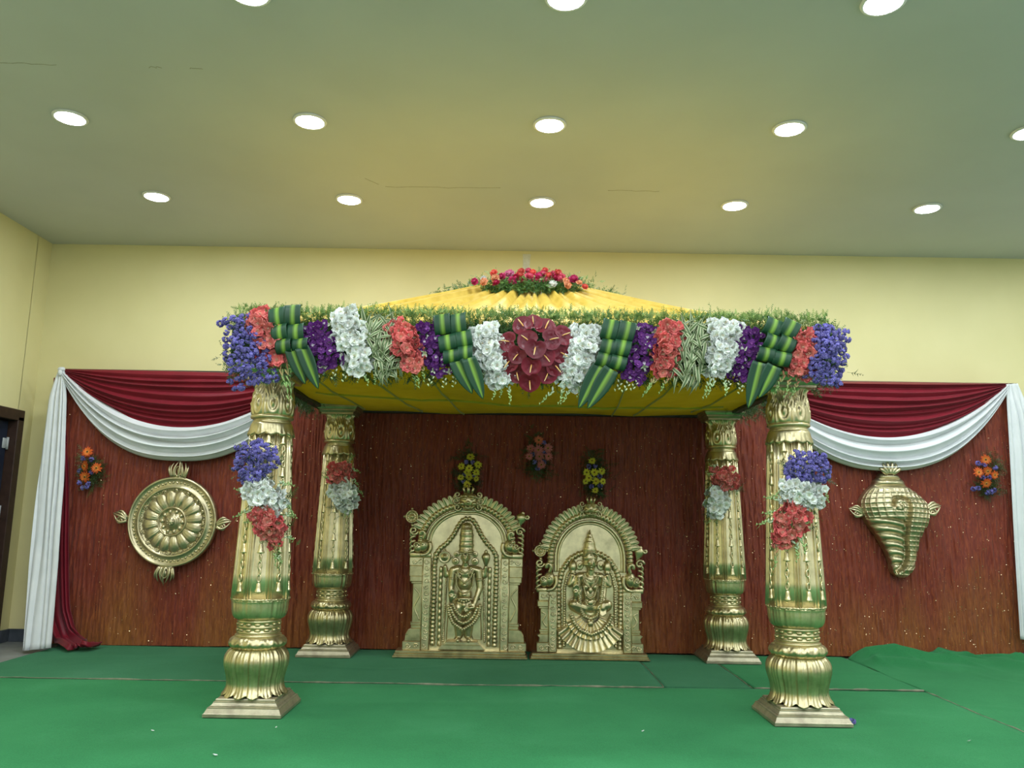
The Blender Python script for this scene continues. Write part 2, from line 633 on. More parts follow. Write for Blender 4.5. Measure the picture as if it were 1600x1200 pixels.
# plaster patch on the back wall above the canopy, hairline joints in the ceiling
a = at(816, 397, YB); b2 = at(829, 432, YB)
pp = part('plaster_patch', g_extrude([(a.x, b2.z), (a.x + 0.01, a.z - 0.1), (a.x + 0.005, a.z), (b2.x, a.z), (b2.x - 0.012, a.z - 0.12), (b2.x + 0.004, b2.z)], YB - 0.004, YB + 0.01, 0.002), M['plaster'], wall_b, False)
for (p0, p1) in (((-20, 98), (88, 101)), ((232, 105), (252, 105)), ((296, 106), (316, 107)), ((570, 279), (592, 288)), ((602, 292), (782, 294)), ((950, 297), (1030, 299))):
    q0, q1 = atz(*p0, CEIL), atz(*p1, CEIL)
    pts = [q0.lerp(q1, t) + Vector((0, 0.012 * NA(t * 9, p0[0]), 0.001)) for t in np.linspace(0, 1, 12)]
    part('hairline_joint', g_tube(pts, 0.0035, 5), M['crack'], ceil_o)

# ================================================================== DOWNLIGHTS
rim_me = fix_normals(g_lathe([(0.098, 0.0), (0.118, 0.0), (0.122, -0.006), (0.118, -0.014), (0.104, -0.017), (0.098, -0.012)], 40, caps=False).mesh('lamp_rim', M['white_plastic']))
dif_me = fix_normals(g_lathe([(0.101, -0.004), (0.100, -0.016), (0.085, -0.021), (0.05, -0.024), (0.002, -0.025)], 40).mesh('lamp_diffuser', M['glow']))
ROWN = ['back', 'middle', 'front']
COLN = {-2: 'leftmost', -1: 'second from left', 0: 'middle', 1: 'second from right', 2: 'rightmost'}
ROWD = ['in the row nearest the yellow wall', 'in the second row from the yellow wall', 'in the third row from the yellow wall']
for r, k, x, y in LAMP_SPOTS_VISIBLE:
    t = thing('ceiling_downlight', '%s round white downlight %s' % ({-1: 'leftmost', 0: 'middle', 1: 'rightmost'}[k] if r == 2 else COLN[k], ROWD[r]), 'light', (x, y, CEIL), 'round ceiling downlights')
    link('lamp_rim', rim_me, t)
    link('diffuser', dif_me, t)
    lamp_light('lamp_light', 0, 0, -0.032, t)

# ================================================================== CARPETS
def carpet(name, label, x0, x1, y0, y1, z, mat, seed, rump=None, nx=90, ny=60, edges=()):
    xs = np.linspace(x0, x1, nx); ys = np.linspace(y0, y1, ny)
    X, Y = np.meshgrid(xs, ys, indexing='ij')
    ed = 0.012 * NA(X * 2.3 + seed, Y * 2.1)
    bx = np.minimum((X - x0), (x1 - X)); by = np.minimum(Y - y0, y1 - Y)
    Xw = X + ed * np.exp(-bx * 2); Yw = Y + 0.015 * NB(X * 2.2, Y * 1.3 + seed) * np.exp(-by * 2)
    Z = z + 0.0022 * (1 + NA(X * 3 + seed, Y * 3)) + 0.004 * np.maximum(0, 1 - np.abs(NB(X * 0.7 + 0.5 * Y + seed, Y * 0.9 - 0.3 * X)) * 9)
    if rump is not None:
        dX, dY, dZ = rump(X, Y)
        Xw = Xw + dX; Yw = Yw + dY; Z = Z + dZ
    top = np.stack([Xw, Yw, Z], -1)
    bot = top.copy(); bot[..., 2] = np.minimum(z - 0.006, bot[..., 2] - 0.004)
    if rump is not None:
        bot[..., 2] = np.where(dZ > 0.003, Z - 0.006, bot[..., 2])
    g = G(); n = nx * ny
    f = grid_faces(nx, ny)
    V = np.concatenate([top.reshape(-1, 3), bot.reshape(-1, 3)])
    F = list(f) + [tuple(i + n for i in q[::-1]) for q in f]
    for i in range(nx - 1):
        for j, s in ((0, 1), (ny - 1, -1)):
            q = (i * ny + j, (i + 1) * ny + j, (i + 1) * ny + j + n, i * ny + j + n)
            F.append(q if s > 0 else q[::-1])
    for j in range(ny - 1):
        for i in (0, nx - 1):
            F.append((i * ny + j, i * ny + j + 1, i * ny + j + 1 + n, i * ny + j + n))
    g.add(V, F)
    o = part(name, g, mat, None)
    tag(o, label, 'carpet', None, 'thing')
    for e in edges:
        if e == 'front':
            path = top[:, 0]
        elif e == 'left':
            path = top[0]
        elif e == 'right':
            path = top[-1]
        else:
            path = top[:, -1]
        rr = 0.003 + 0.006 * np.clip(NC(np.arange(len(path)) * 0.7, seed * 3.1) + 0.25, 0, 1)
        part('frayed_edge', g_tube(path + np.array([0, 0, 0.000]), rr, 6, flat=0.5), M['carpet_edge'], o)
    return o


def heap(X, Y):
    """rumpled bunch of spare carpet pushed up against the curtain"""
    k = np.clip((Y - 7.25) / 0.6, 0, 1)
    env = np.interp(X, [3.2, 3.26, 3.36, 3.6, 3.85, 4.1, 4.35, 4.6, 4.9, 5.4, 6.9], [0.0, 0.05, 0.12, 0.165, 0.115, 0.10, 0.05, 0.085, 0.07, 0.05, 0.03])
    w = sm(k)
    rid = 0.5 + 0.5 * np.sin(Y * 21 + 5.5 * X + 1.5 * NA(X * 2, Y * 3))
    dZ = env * w * (0.5 + 0.5 * rid) + 0.03 * w * np.maximum(0, 1 - np.abs(NC(X * 2.6 + 1.3 * Y, Y * 3.1 - X)) * 5) + 0.018 * np.clip((Y - 6.9) / 0.9, 0, 1) * np.abs(NB(X * 2.4 + Y, Y * 2.6))
    dY = -0.02 * w * np.sin(X * 7)
    return 0 * X, dY, dZ


carpet('carpet_strip', 'worn green carpet strip under the two gold relief panels', -4.25, 1.19, 6.44, 8.02, 0.006, M['carpet_worn'], 1, edges=('front', 'right'))
carpet('carpet_strip', 'short green carpet piece between the relief panels and the seam by the rear pillar', 1.20, 1.875, 6.47, 8.02, 0.003, M['carpet_worn'], 5, nx=24, ny=40, edges=('right',))
carpet('carpet_strip', 'green carpet piece behind the pillar with scattered white and coral petals', 1.885, 3.19, 6.49, 8.02, 0.003, M['carpet'], 9, nx=40, ny=40, edges=('front',))
carpet('carpet', 'large plain green carpet across the front of the stage', -4.2, 3.19, 1.6, 6.47, 0.0, M['carpet'], 13, nx=120, ny=90, edges=('right',))
carpet('carpet', 'green carpet rumpled into a heap against the curtain foot', 3.2, 6.9, 1.6, 7.93, 0.001, M['carpet'], 17, heap, nx=200, ny=170, edges=())
# navy cloth peeping out behind the heap
xs = np.linspace(4.72, 5.5, 24); vs = np.linspace(0, 1, 8)
Xn, Vn = np.meshgrid(xs, vs, indexing='ij')
P = np.stack([Xn, 7.97 - 0.05 * np.sin(Vn * PI), 0.005 + 0.10 * Vn * (0.75 + 0.25 * NA(Xn * 6, Vn * 2))], -1)
P2 = P.copy(); P2[..., 1] += 0.02
gn = G(); gn.join(g_grid(P)); gn.join(g_grid(P2[::-1]))
tag(part('navy_cloth', gn, M['navy'], None), 'dark navy cloth fold showing behind the rumpled green carpet', 'cloth')

# ================================================================== BACKDROP CURTAIN
BY = 8.06
xb0, xb1 = -4.50, 5.02
nx, nz = 1700, 70
xs = np.linspace(xb0, xb1, nx); zs = np.linspace(0.012, 2.66, nz)
X, Z = np.meshgrid(xs, zs, indexing='ij')
warp = 0.25 * NA(X * 1.3, Z * 1.1) + 0.06 * NB(X * 5, Z * 2.6)
crk = NA((X + warp * 0.12) * 34, Z * 3.0) * 0.45 + NB((X + warp * 0.14) * 70, Z * 6.5) * 0.55
big = np.abs(NC(X * 1.1 + 3, Z * 0.1))
Y = BY - 0.016 * crk - 0.03 * np.exp(-(NC(X * 1.6, Z * 0.25) * 5) ** 2)
Y -= 0.03 * np.maximum(0, np.sin(X * 4.4 + NA(X * 0.7, 1) * 2)) * (0.3 + 0.7 * Z / 2.66)
bd = surf('backdrop_curtain', g_grid(np.stack([X, Y, Z], -1)), M['rust'])
tag(bd, 'rust red crinkled backdrop curtain with gold sequins across the back wall', 'curtain')
sq = G()
for i in range(3400):
    u = random.random() ** 0.8
    x = xb0 + 0.05 + u * (xb1 - xb0 - 0.1); z = 0.03 + random.random() * 2.2
    ix = int((x - xb0) / (xb1 - xb0) * (nx - 1)); iz = int((z - 0.012) / 2.648 * (nz - 1))
    s = random.choice((0.0028, 0.0035, 0.0045))
    e = Euler((random.uniform(-0.9, 0.9), 0, random.uniform(-0.9, 0.9))).to_matrix()
    c = Vector((x, Y[ix, iz] - 0.007, z))
    sq.add([c + e @ Vector((s * math.cos(a), 0, s * math.sin(a))) for a in (0, PI / 3, 2 * PI / 3, PI, 4 * PI / 3, 5 * PI / 3)], [(0, 1, 2, 3, 4, 5)])
so = surf('sequins', sq, M['sequin'], bd, False); so['kind'] = 'stuff'
rod = g_tube([(xb0 - 0.03, BY + 0.015, 2.675), (xb1 + 0.1, BY + 0.015, 2.675)], 0.016, 8)
part('curtain_rod', rod, M['iron'], bd)


def swag(name, label, mat, A, B, sag0, sag1, pleats, depth, seed, p0=2.0, p1=2.0, nu=110, nv=120, spread=0.03, yoff=0.0):
    u = np.linspace(0, 1, nu); v = np.linspace(0, 1, nv)
    U, V = np.meshgrid(u, v, indexing='ij')
    rs = np.random.RandomState(seed)
    # irregular pleat phase
    kn = np.cumsum(0.55 + rs.rand(pleats + 1)); kn = (kn - kn[0]) / (kn[-1] - kn[0])
    ph = np.interp(V + 0.02 * NA(U * 3 + seed, V * 6) * (V * (1 - V) * 4), kn, np.arange(pleats + 1))
    fr = ph - np.floor(ph)
    prof = np.sin(PI * np.clip(fr, 0, 1)) ** 0.75
    amp = rs.rand(pleats + 2)[np.floor(ph).astype(int)] * 0.6 + 0.5
    pw = p0 + (p1 - p0) * V
    sagv = sag0 + (sag1 - sag0) * V
    shape = 1 - np.abs(2 * U - 1) ** pw
    X = A[0] + (B[0] - A[0]) * U
    Z = A[2] + (B[2] - A[2]) * U - sagv * shape - spread * V * (1 - shape)
    env = 0.25 + 0.75 * np.clip(np.sin(PI * U), 0, 1) ** 0.6
    Yv = A[1] + (B[1] - A[1]) * U + yoff - depth * env * (prof * amp) - 0.05 * shape * np.sin(PI * (0.15 + 0.7 * V))
    # small vertical overlap of every fold
    Z = Z - 0.35 * depth * env * np.sin(2 * PI * fr) * 0.4
    g = g_grid(np.stack([X, Yv, Z], -1))
    o = surf(name, g, mat)
    sol = o.modifiers.new('thickness', 'SOLIDIFY'); sol.thickness = 0.004; sol.offset = 0
    tag(o, label, 'drape')
    return o


SY = 7.99
AL = at(97, 577, SY); BLs = at(487, 587, SY)
AR = at(1175, 596, SY); BR = at(1574, 600, SY)
pxm = 1263.0 / (SY * 0.986 + 0.2)          # pixels per metre there
swag('red_swag', 'crimson swag with fine horizontal pleats above the round wheel plaque', M['red'], AL, BLs, -0.005, 92 / pxm, 9, 0.065, 3, 2.6, 2.0)
swag('red_swag', 'crimson swag with fine horizontal pleats above the conch plaque', M['red'], AR, BR, -0.005, 92 / pxm, 9, 0.065, 4, 2.6, 2.0)
swag('white_swag', 'white swag hanging below the crimson one over the wheel plaque', M['white'], AL, BLs, 86 / pxm, 139 / pxm, 4, 0.10, 5, 2.0, 2.5, spread=0.05, yoff=-0.015)
swag('white_swag', 'white swag hanging below the crimson one over the conch plaque', M['white'], AR, BR, 86 / pxm, 138 / pxm, 4, 0.10, 6, 2.0, 2.4, spread=0.05, yoff=-0.015)


def drape(name, label, mat, path, widths, pleats, depth, seed, nu=70, nv=60, label_kind='drape'):
    """hanging cloth: centre path (top to bottom) and widths along it"""
    path = np.array(path, float); t = np.linspace(0, 1, len(path))
    v = np.linspace(0, 1, nv)
    C = np.stack([np.interp(v, t, path[:, i]) for i in range(3)], 1)
    for _ in range(3):
        C[1:-1] = 0.25 * C[:-2] + 0.5 * C[1:-1] + 0.25 * C[2:]
    Wd = np.interp(v, t, widths)
    T = np.gradient(C, axis=0); T /= np.linalg.norm(T, axis=1)[:, None]
    side = np.array([1.0, 0, 0])
    u = np.linspace(-0.5, 0.5, nu)
    rs = np.random.RandomState(seed)
    kn = np.cumsum(0.5 + rs.rand(pleats + 1)); kn = (kn - kn[0]) / (kn[-1] - kn[0])
    P = np.zeros((nu, nv, 3))
    for j in range(nv):
        s = side - T[j] * np.dot(side, T[j]); s /= np.linalg.norm(s)
        nrm = np.cross(s, T[j]); nrm = nrm if nrm[1] < 0 or nrm[2] > 0.5 else -nrm
        ph = np.interp(u + 0.5, kn, np.arange(pleats + 1)) + 0.3 * NA(v[j] * 3 + seed, u * 4)
        d = np.abs(np.sin(ph * PI)) ** 0.8 * depth * (0.6 + 0.4 * NB(v[j] * 2, u * 6 + seed)) * (0.5 + 0.5 * min(1, v[j] * 4))
        P[:, j] = C[j] + np.outer(u * Wd[j], s) + np.outer(d, nrm)
    P[..., 2] = np.maximum(P[..., 2], 0.018)
    o = surf(name, g_grid(P), mat)
    sol = o.modifiers.new('thickness', 'SOLIDIFY'); sol.thickness = 0.004; sol.offset = 0
    tag(o, label, 'drape')
    return o


t0 = at(88, 575, 8.0)
drape('red_side_drape', 'crimson side drape whose tail curls onto the green carpet', M['red'],
      [at(93, 590, 8.03), at(92, 760, 8.03), at(88, 880, 8.02), at(92, 960, 7.98), at(104, 1000, 7.9), atz(122, 1012, 0.05), atz(140, 1011, 0.03), atz(150, 1009, 0.03)],
      [0.10, 0.22, 0.27, 0.24, 0.20, 0.19, 0.17, 0.13], 4, 0.06, 8)
drape('white_side_drape', 'long white side drape beside the dark door', M['white'],
      [at(97, 574, 7.97), at(91, 620, 7.95), at(80, 760, 7.86), at(70, 880, 7.76), at(58, 1015, 7.62)],
      [0.05, 0.17, 0.25, 0.27, 0.25], 4, 0.045, 9)
drape('white_side_drape', 'long white side drape beyond the conch plaque', M['white'],
      [at(1581, 600, 7.97), at(1592, 650, 7.95), at(1605, 780, 7.93), at(1612, 900, 7.92), at(1616, 1000, 7.92)],
      [0.12, 0.24, 0.30, 0.30, 0.28], 4, 0.045, 10)
tag(part('white_cloth_knot', g_ell(at(96, 577, 7.95), (0.036, 0.03, 0.024), 14, 9).join(g_ell(at(94, 582, 7.94), (0.024, 0.024, 0.035), 12, 8)), M['white'], None), 'white gathered knot at the top corner of the curtain by the door', 'knot')

# ================================================================== PILLARS
def petalmod(N, ridge, lobe=0.0, zlo=None, rel=0.0):
    """N petals round: rounded cells with a double line at each border; the lowest rows pulled into pointed lobes"""
    def f(r, z, T):
        ph = (T * N / (2 * PI) + 0.5) % 1.0 * 2 - 1          # -1..1 across a petal
        a = np.abs(ph)
        b = np.sqrt(np.clip(1 - a ** 2.5, 0, 1)) - 0.55
        line = -0.8 * np.exp(-((a - 0.80) / 0.07) ** 2) + 0.5 * np.exp(-((a - 0.66) / 0.08) ** 2)
        r2 = r + ridge * (b * 1.2 + line * 1.0 + .16 * np.cos(a * 13) * (a < .55))
        if zlo is not None:
            k = np.clip((zlo[1] - z) / (zlo[1] - zlo[0]), 0, 1)
            z = z - lobe * k ** 2 * (1 - a ** 1.6) + lobe * 0.6 * k ** 2
            r2 = r2 + rel * k ** 3 * (1 - a)
        return r2, z
    return f


def smooth_prof(pts, n):
    p = np.array(pts, float)
    d = np.r_[0, np.cumsum(np.linalg.norm(np.diff(p, axis=0), axis=1))]
    t = np.linspace(0, d[-1], n)
    # Catmull-ish: linear then smoothed
    q = np.stack([np.interp(t, d, p[:, 0]), np.interp(t, d, p[:, 1])], 1)
    for _ in range(3):
        q[1:-1] = 0.25 * q[:-2] + 0.5 * q[1:-1] + 0.25 * q[2:]
    return q


def mesh_of(g, name, mat, smooth=True):
    return fix_normals(g.mesh(name, mat, smooth))


PM = {}
PM['plinth'] = mesh_of(g_square([(.245, 0), (.245, .018), (.238, .024), (.226, .048), (.226, .053), (.212, .057), (.212, .062), (.206, .066), (.198, .078), (.198, .083), (.188, .086), (.188, .094), (.184, .1)]), 'plinth', M['plinth'], False)
PM['lotus'] = mesh_of(g_lathe(smooth_prof([(.150, .392), (.168, .385), (.190, .36), (.201, .325), (.199, .285), (.186, .24), (.175, .20), (.172, .165), (.178, .135), (.190, .112), (.197, .106)], 34), 224, petalmod(14, .0115, .022, (.106, .20), .012), True), 'lotus_base', M['gold'])
def cushmod(r, z, T):
    zz = (z - .427) / .04
    N = 14
    ph = (T * N / (2 * PI)) % 1.0
    zig = np.abs(ph - 0.5) * 2
    return r + .006 * np.sin((zz * 0.9 + zig * 1.3) * 2.2 * PI / 2) * np.clip(1 - zz ** 2, 0, 1) + .004 * np.exp(-((zz + .55 - .7 * zig) / .22) ** 2), z
PM['cushion'] = mesh_of(g_lathe([(.135, .385), (.155, .388), (.171, .398), (.178, .413), (.180, .428), (.176, .444), (.166, .457), (.150, .464), (.135, .466)], 168, cushmod), 'cushion_ring', M['gold'])
gb = g_lathe([(.13, .46), (.148, .466), (.150, .474), (.140, .480), (.134, .482), (.134, .486), (.141, .490), (.141, .496), (.135, .499), (.134, .517), (.140, .521), (.141, .529), (.137, .532), (.135, .535), (.134, .552), (.140, .556), (.142, .564), (.137, .569), (.134, .575), (.13, .58)], 64)
for k in range(14):
    for z0 in (.508, .544):
        a = k * 2 * PI / 14
        gb.join(g_ell((0, 0, 0), (.010, .022, .010), 8, 5), TRS((.136 * math.cos(a), .136 * math.sin(a), z0), (0, 0, a)))
PM['neck'] = mesh_of(gb, 'neck_band', M['gold'])
PM['bowl'] = mesh_of(g_lathe(smooth_prof([(.13, .572), (.150, .576), (.166, .592), (.175, .62), (.179, .66), (.180, .69), (.184, .697)], 20), 192, petalmod(12, .006)), 'petal_cup', M['gold'])
gr = g_lathe([(.17, .692), (.186, .694), (.190, .701), (.186, .71), (.17, .712)], 48)
for k in range(26):
    a = k * 2 * PI / 26
    gr.join(g_ell((0, 0, 0), (.007, .0165, .0075), 8, 5), TRS((.187 * math.cos(a), .187 * math.sin(a), .704), (0.3 * (k % 2) - .15, 0, a)))
PM['rim'] = mesh_of(gr, 'scalloped_rim', M['gold'])
# octagonal tapering shaft with double ribs at the corners
ZS0, ZS1 = .708, 1.80
def shaft_r(z):
    t = (z - ZS0) / (ZS1 - ZS0)
    return .184 + (.136 - .184) * t
ang0 = math.radians(10)
def shaftmod(r, z, T):
    ph = ((T - ang0) * 8 / (2 * PI) + 0.5) % 1.0 - 0.5       # 0 at a panel centre
    a = ph * 2 * PI / 8
    rr = r * (0.60 + 0.40 * math.cos(PI / 8) / np.cos(a)) * 0.975
    e = np.abs(ph)
    rr = rr + 0.017 * np.exp(-((e - 0.5) / 0.034) ** 2) + 0.011 * np.exp(-((e - 0.365) / 0.026) ** 2) - 0.008 * np.exp(-((e - 0.44) / 0.022) ** 2)
    return rr, z
PM['shaft'] = mesh_of(g_lathe([(shaft_r(z), z) for z in np.linspace(ZS0, ZS1, 8)], 320, shaftmod), 'shaft', M['gold_pale'])
# bell chain: links + five bells
BELLZ = [.775, 1.025, 1.275, 1.525, 1.745]
def chain_geo():
    g = G()
    for b in range(5):
        z1 = BELLZ[b] + .045
        z2 = (BELLZ[b + 1] - .035) if b < 4 else 1.80
        nl = 4 if b < 4 else 0
        for i in range(nl):
            zc = z1 + (z2 - z1) * (i + .5) / nl; hh = (z2 - z1) / nl * .60
            r = shaft_r(zc) * .945 + .001
            a = np.linspace(0, 2 * PI, 11)
            pth = np.stack([np.full(11, r + .005), .0115 * np.sin(a), zc + hh * np.cos(a)], 1)
            if i % 2:
                pth = np.stack([r + .004 + .005 * np.sin(a), .006 * np.sin(a), zc + hh * np.cos(a)], 1)
            g.join(g_tube(pth, .0054, 6, False))
    return g
PM['chain'] = mesh_of(chain_geo(), 'bell_chain', M['gold_pale'])
PM['bell'] = mesh_of(g_lathe([(.001, .052), (.006, .050), (.007, .044), (.005, .040), (.010, .036), (.014, .028), (.015, .012), (.018, -.004), (.024, -.016), (.024, -.022), (.016, -.023), (.006, -.024), (.006, -.030), (.001, -.032)], 12), 'bell', M['gold_pale'])
def collmod(r, z, T):
    N = 12
    ph = np.abs((T * N / (2 * PI)) % 1.0 * 2 - 1)
    k = np.clip((1.865 - z) / .085, 0, 1)
    z = z - .018 * k * (1 - ph) + .006 * k
    return r + .007 * k * (np.sqrt(np.clip(1 - ph ** 2, 0, 1)) - .5) + .005 * np.exp(-((ph - .55 * k) / .12) ** 2) * k, z
PM['collar'] = mesh_of(g_lathe([(.125, 1.872), (.134, 1.868), (.139, 1.858), (.143, 1.84), (.147, 1.82), (.152, 1.80), (.153, 1.787), (.135, 1.785)], 192, collmod), 'leaf_collar', M['gold'])
PM['ring'] = mesh_of(g_lathe([(.12, 1.862), (.128, 1.866), (.131, 1.874), (.126, 1.882), (.121, 1.888), (.128, 1.893), (.141, 1.899), (.145, 1.909), (.141, 1.918), (.132, 1.922)], 48), 'neck_ring', M['gold'])
def capmod(r, z, T):
    N = 8
    t = np.clip((z - 1.915) / (2.165 - 1.915), 0, 1)
    ph = (T * N / (2 * PI) + 0.15) % 1.0 * 2 - 1
    a = np.abs(ph)
    # drop-shaped loops between the leaves low down, herringbone fronds above
    d = np.sqrt((a / .75) ** 2 + ((t - .34) / .33) ** 2)
    rr = .0065 * np.cos(np.clip(d, 0, 2.2) * 7.0) * (t < .72) * np.clip(1.5 - d, 0, 1)
    fr = .007 * np.sin((a * 3.2 - t * 5.5) * 2 * PI * .8) * np.clip((t - .38) * 3, 0, 1) * np.clip((a - .08) * 8, 0, 1)
    spine = .007 * np.exp(-((1 - a) / .12) ** 2) + .006 * np.exp(-(a / .10) ** 2) * np.clip((t - .3) * 3, 0, 1)
    return r + rr + fr + spine, z
PM['capital'] = mesh_of(g_lathe(smooth_prof([(.128, 1.915), (.138, 1.925), (.145, 1.96), (.145, 2.0), (.138, 2.045), (.127, 2.085), (.121, 2.115), (.124, 2.14), (.136, 2.160)], 46), 240, capmod), 'leaf_capital', M['gold'])
PM['abacus'] = mesh_of(g_square([(.13, 2.155), (.150, 2.158), (.150, 2.172), (.156, 2.176), (.170, 2.190), (.170, 2.200), (.178, 2.204), (.190, 2.222), (.190, 2.232), (.200, 2.238), (.208, 2.255), (.208, 2.27), (.15, 2.272)]), 'abacus', M['gold_dull'], False)

PILLARS = [(-1.652, 5.552, 1.0, 'front gold pillar with bell chains carrying lavender, white and coral flowers by the wheel plaque'),
           (1.914, 5.552, 1.0, 'front gold pillar with bell chains carrying flowers, standing towards the conch plaque'),
           (-1.649, 7.749, 1.02, 'rear gold pillar behind the canopy beside the taller relief panel'),
           (2.016, 7.749, 1.02, 'rear gold pillar behind the canopy beside the seated-figure relief panel')]
for x, y, s, lab in PILLARS:
    p = thing('temple_pillar', lab, 'pillar', (x, y, 0.0125 if y > 6 else 0.007), 'four canopy pillars')
    p.scale = (1, 1, s)
    for nm, key in (('plinth', 'plinth'), ('lotus_base', 'lotus'), ('cushion_ring', 'cushion'), ('neck_band', 'neck'), ('petal_cup', 'bowl'), ('scalloped_rim', 'rim'), ('shaft', 'shaft'), ('leaf_collar', 'collar'), ('neck_ring', 'ring'), ('leaf_capital', 'capital'), ('abacus', 'abacus')):
        link(nm, PM[key], p)
    for k in range(8):
        a = ang0 + k * PI / 4
        c = link('bell_chain', PM['chain'], p, rot=(0, 0, a)); c['kind'] = 'stuff'
        for z in BELLZ:
            b = link('bell', PM['bell'], p, loc=((shaft_r(z) * .945 + .003) * math.cos(a), (shaft_r(z) * .945 + .003) * math.sin(a), z), rot=(0, 0, a), scale=(.7, 1, 1))

# ================================================================== CANOPY
CXL, CXR, CYF, CYB = -1.87, 2.15, 5.36, 7.96
CZ, AZ = 2.575, 3.13
CCX, CCY = 0.155, 6.62
canopy = thing('canopy', 'yellow satin canopy roof with radiating pleats on a four pillar frame', 'canopy', (CCX, CCY, 2.27))
OFF = Vector((CCX, CCY, 2.27))
for (x0, x1, y0, y1) in ((CXL, CXR, CYF, CYF + .07), (CXL, CXR, CYB - .07, CYB), (CXL, CXL + .07, CYF + .07, CYB - .07), (CXR - .07, CXR, CYF + .07, CYB - .07)):
    part('beam', g_box(x0 - CCX, x1 - CCX, y0 - CCY, y1 - CCY, .0, .07, .004), M['iron'], canopy, False)
    part('upper_rail', g_box(x0 - CCX, x1 - CCX, y0 - CCY, y1 - CCY, .25, .29, .004), M['iron'], canopy, False)
# roof cloth
per = []
nseg = 330
Lx, Ly = CXR - CXL, CYB - CYF
for s in np.linspace(0, 2 * (Lx + Ly), nseg, endpoint=False):
    if s < Lx: per.append((CXL + s, CYF))
    elif s < Lx + Ly: per.append((CXR, CYF + s - Lx))
    elif s < 2 * Lx + Ly: per.append((CXR - (s - Lx - Ly), CYB))
    else: per.append((CXL, CYB - (s - 2 * Lx - Ly)))
per = np.array(per)
tt = np.linspace(0, 1, 40)
th = np.arctan2((per[:, 1] - CCY) / Ly, (per[:, 0] - CCX) / Lx)
ring = np.stack([CCX + .42 * np.cos(th), CCY + .26 * np.sin(th)], 1)
rs = np.random.RandomState(5)
npl = 62
kn = np.cumsum(0.45 + rs.rand(npl + 1)); kn = (kn - kn[0]) / (kn[-1] - kn[0])
ph = np.interp(np.linspace(0, 1, nseg, endpoint=False), kn, np.arange(npl + 1))
prof = np.abs(np.sin(ph * PI)) ** 0.8 * (0.5 + 0.7 * rs.rand(npl + 1)[np.floor(ph).astype(int)])
P = np.zeros((nseg, len(tt), 3))
for j, t in enumerate(tt):
    xy = per * (1 - t) + ring * t
    z = CZ + (AZ - CZ) * t - .035 * math.sin(PI * t)
    amp = .014 + .105 * t ** 1.3 * (1 - .30 * t)
    P[:, j, 0] = xy[:, 0] - CCX; P[:, j, 1] = xy[:, 1] - CCY
    P[:, j, 2] = z - 2.27 + amp * (prof - .5) + .012 * NA(per[:, 0] * 1.2 + per[:, 1], t * 3)
skirt = P[:, :1].copy(); skirt[..., 2] -= .22
P = np.concatenate([skirt, P], 1)
rc = surf('roof_cloth', g_grid(P, True), M['yellow'], canopy)
# lining under the roof, sagging a little in shallow folds
nx, ny = 160, 60
X, Yy = np.meshgrid(np.linspace(CXL + .03, CXR - .03, nx), np.linspace(CYF + .03, CYB, ny), indexing='ij')
tx = (X - CXL) / Lx; ty = (Yy - CYF) / Ly
Zl = 2.30 - .075 * np.sin(PI * np.clip(tx * 1.0, 0, 1)) ** .5 * np.sin(PI * np.clip(ty, 0, 1)) ** .6
Zl += .018 * np.abs(np.sin((X * 1.15 + 0.62 * (Yy - CYF)) * 3.2)) ** .6 * np.sin(PI * ty) + .012 * NB(X * 1.7, Yy * 1.2)
Zl -= .030 * np.exp(-((ty - 1) / .03) ** 2) * (0.5 + 0.5 * NA(X * 1.6, 2))
lin = np.stack([X - CCX, Yy - CCY, Zl - 2.27], -1)
hem = lin[:, -1:].copy(); hem[..., 2] += .10; hem[..., 1] += .004
lc = surf('lining_cloth', g_grid(np.concatenate([lin, hem], 1)), M['yellow_under'], canopy)
for a0, a1 in (((478, 590), (570, 642)), ((560, 585), (660, 643)), ((660, 585), (725, 646)), ((493, 620), (1130, 638)), ((1190, 595), (1080, 646)), ((1075, 590), (990, 648)), ((985, 590), (956, 650))):  # shadow lines of the roof pipes, laid on the lining as flat olive strips
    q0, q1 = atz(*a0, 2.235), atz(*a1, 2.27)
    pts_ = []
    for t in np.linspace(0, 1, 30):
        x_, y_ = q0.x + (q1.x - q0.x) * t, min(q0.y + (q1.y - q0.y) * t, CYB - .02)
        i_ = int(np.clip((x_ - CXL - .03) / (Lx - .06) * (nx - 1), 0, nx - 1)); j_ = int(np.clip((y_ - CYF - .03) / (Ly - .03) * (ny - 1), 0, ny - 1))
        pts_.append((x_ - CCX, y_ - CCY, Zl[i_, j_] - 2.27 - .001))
    part('pipe_shadow', g_tube(pts_, .015, 8, flat=.4), M['yellow_pipe_shade'], lc)
for q0, q1 in (((CXL + .1, CYF + .1), (0.9, CYB - .1)), ((CXR - .1, CYF + .1), (-0.6, CYB - .1)), ((-.55, CYF + .08), (-.30, CYB - .1)), ((.75, CYF + .08), (.85, CYB - .1)), ((CXL + .1, CYB - .38), (CXR - .1, CYB - .38))):
    part('frame_pipe', g_tube([(q0[0] - CCX, q0[1] - CCY, .055), ((q0[0] + q1[0]) / 2 - CCX, (q0[1] + q1[1]) / 2 - CCY, .05), (q1[0] - CCX, q1[1] - CCY, .055)], .014, 8), M['iron'], canopy)

# ================================================================== FLOWERS: prototypes (shared meshes)
def lerp(a, b, t):
    return np.asarray(a) * (1 - t) + np.asarray(b) * t


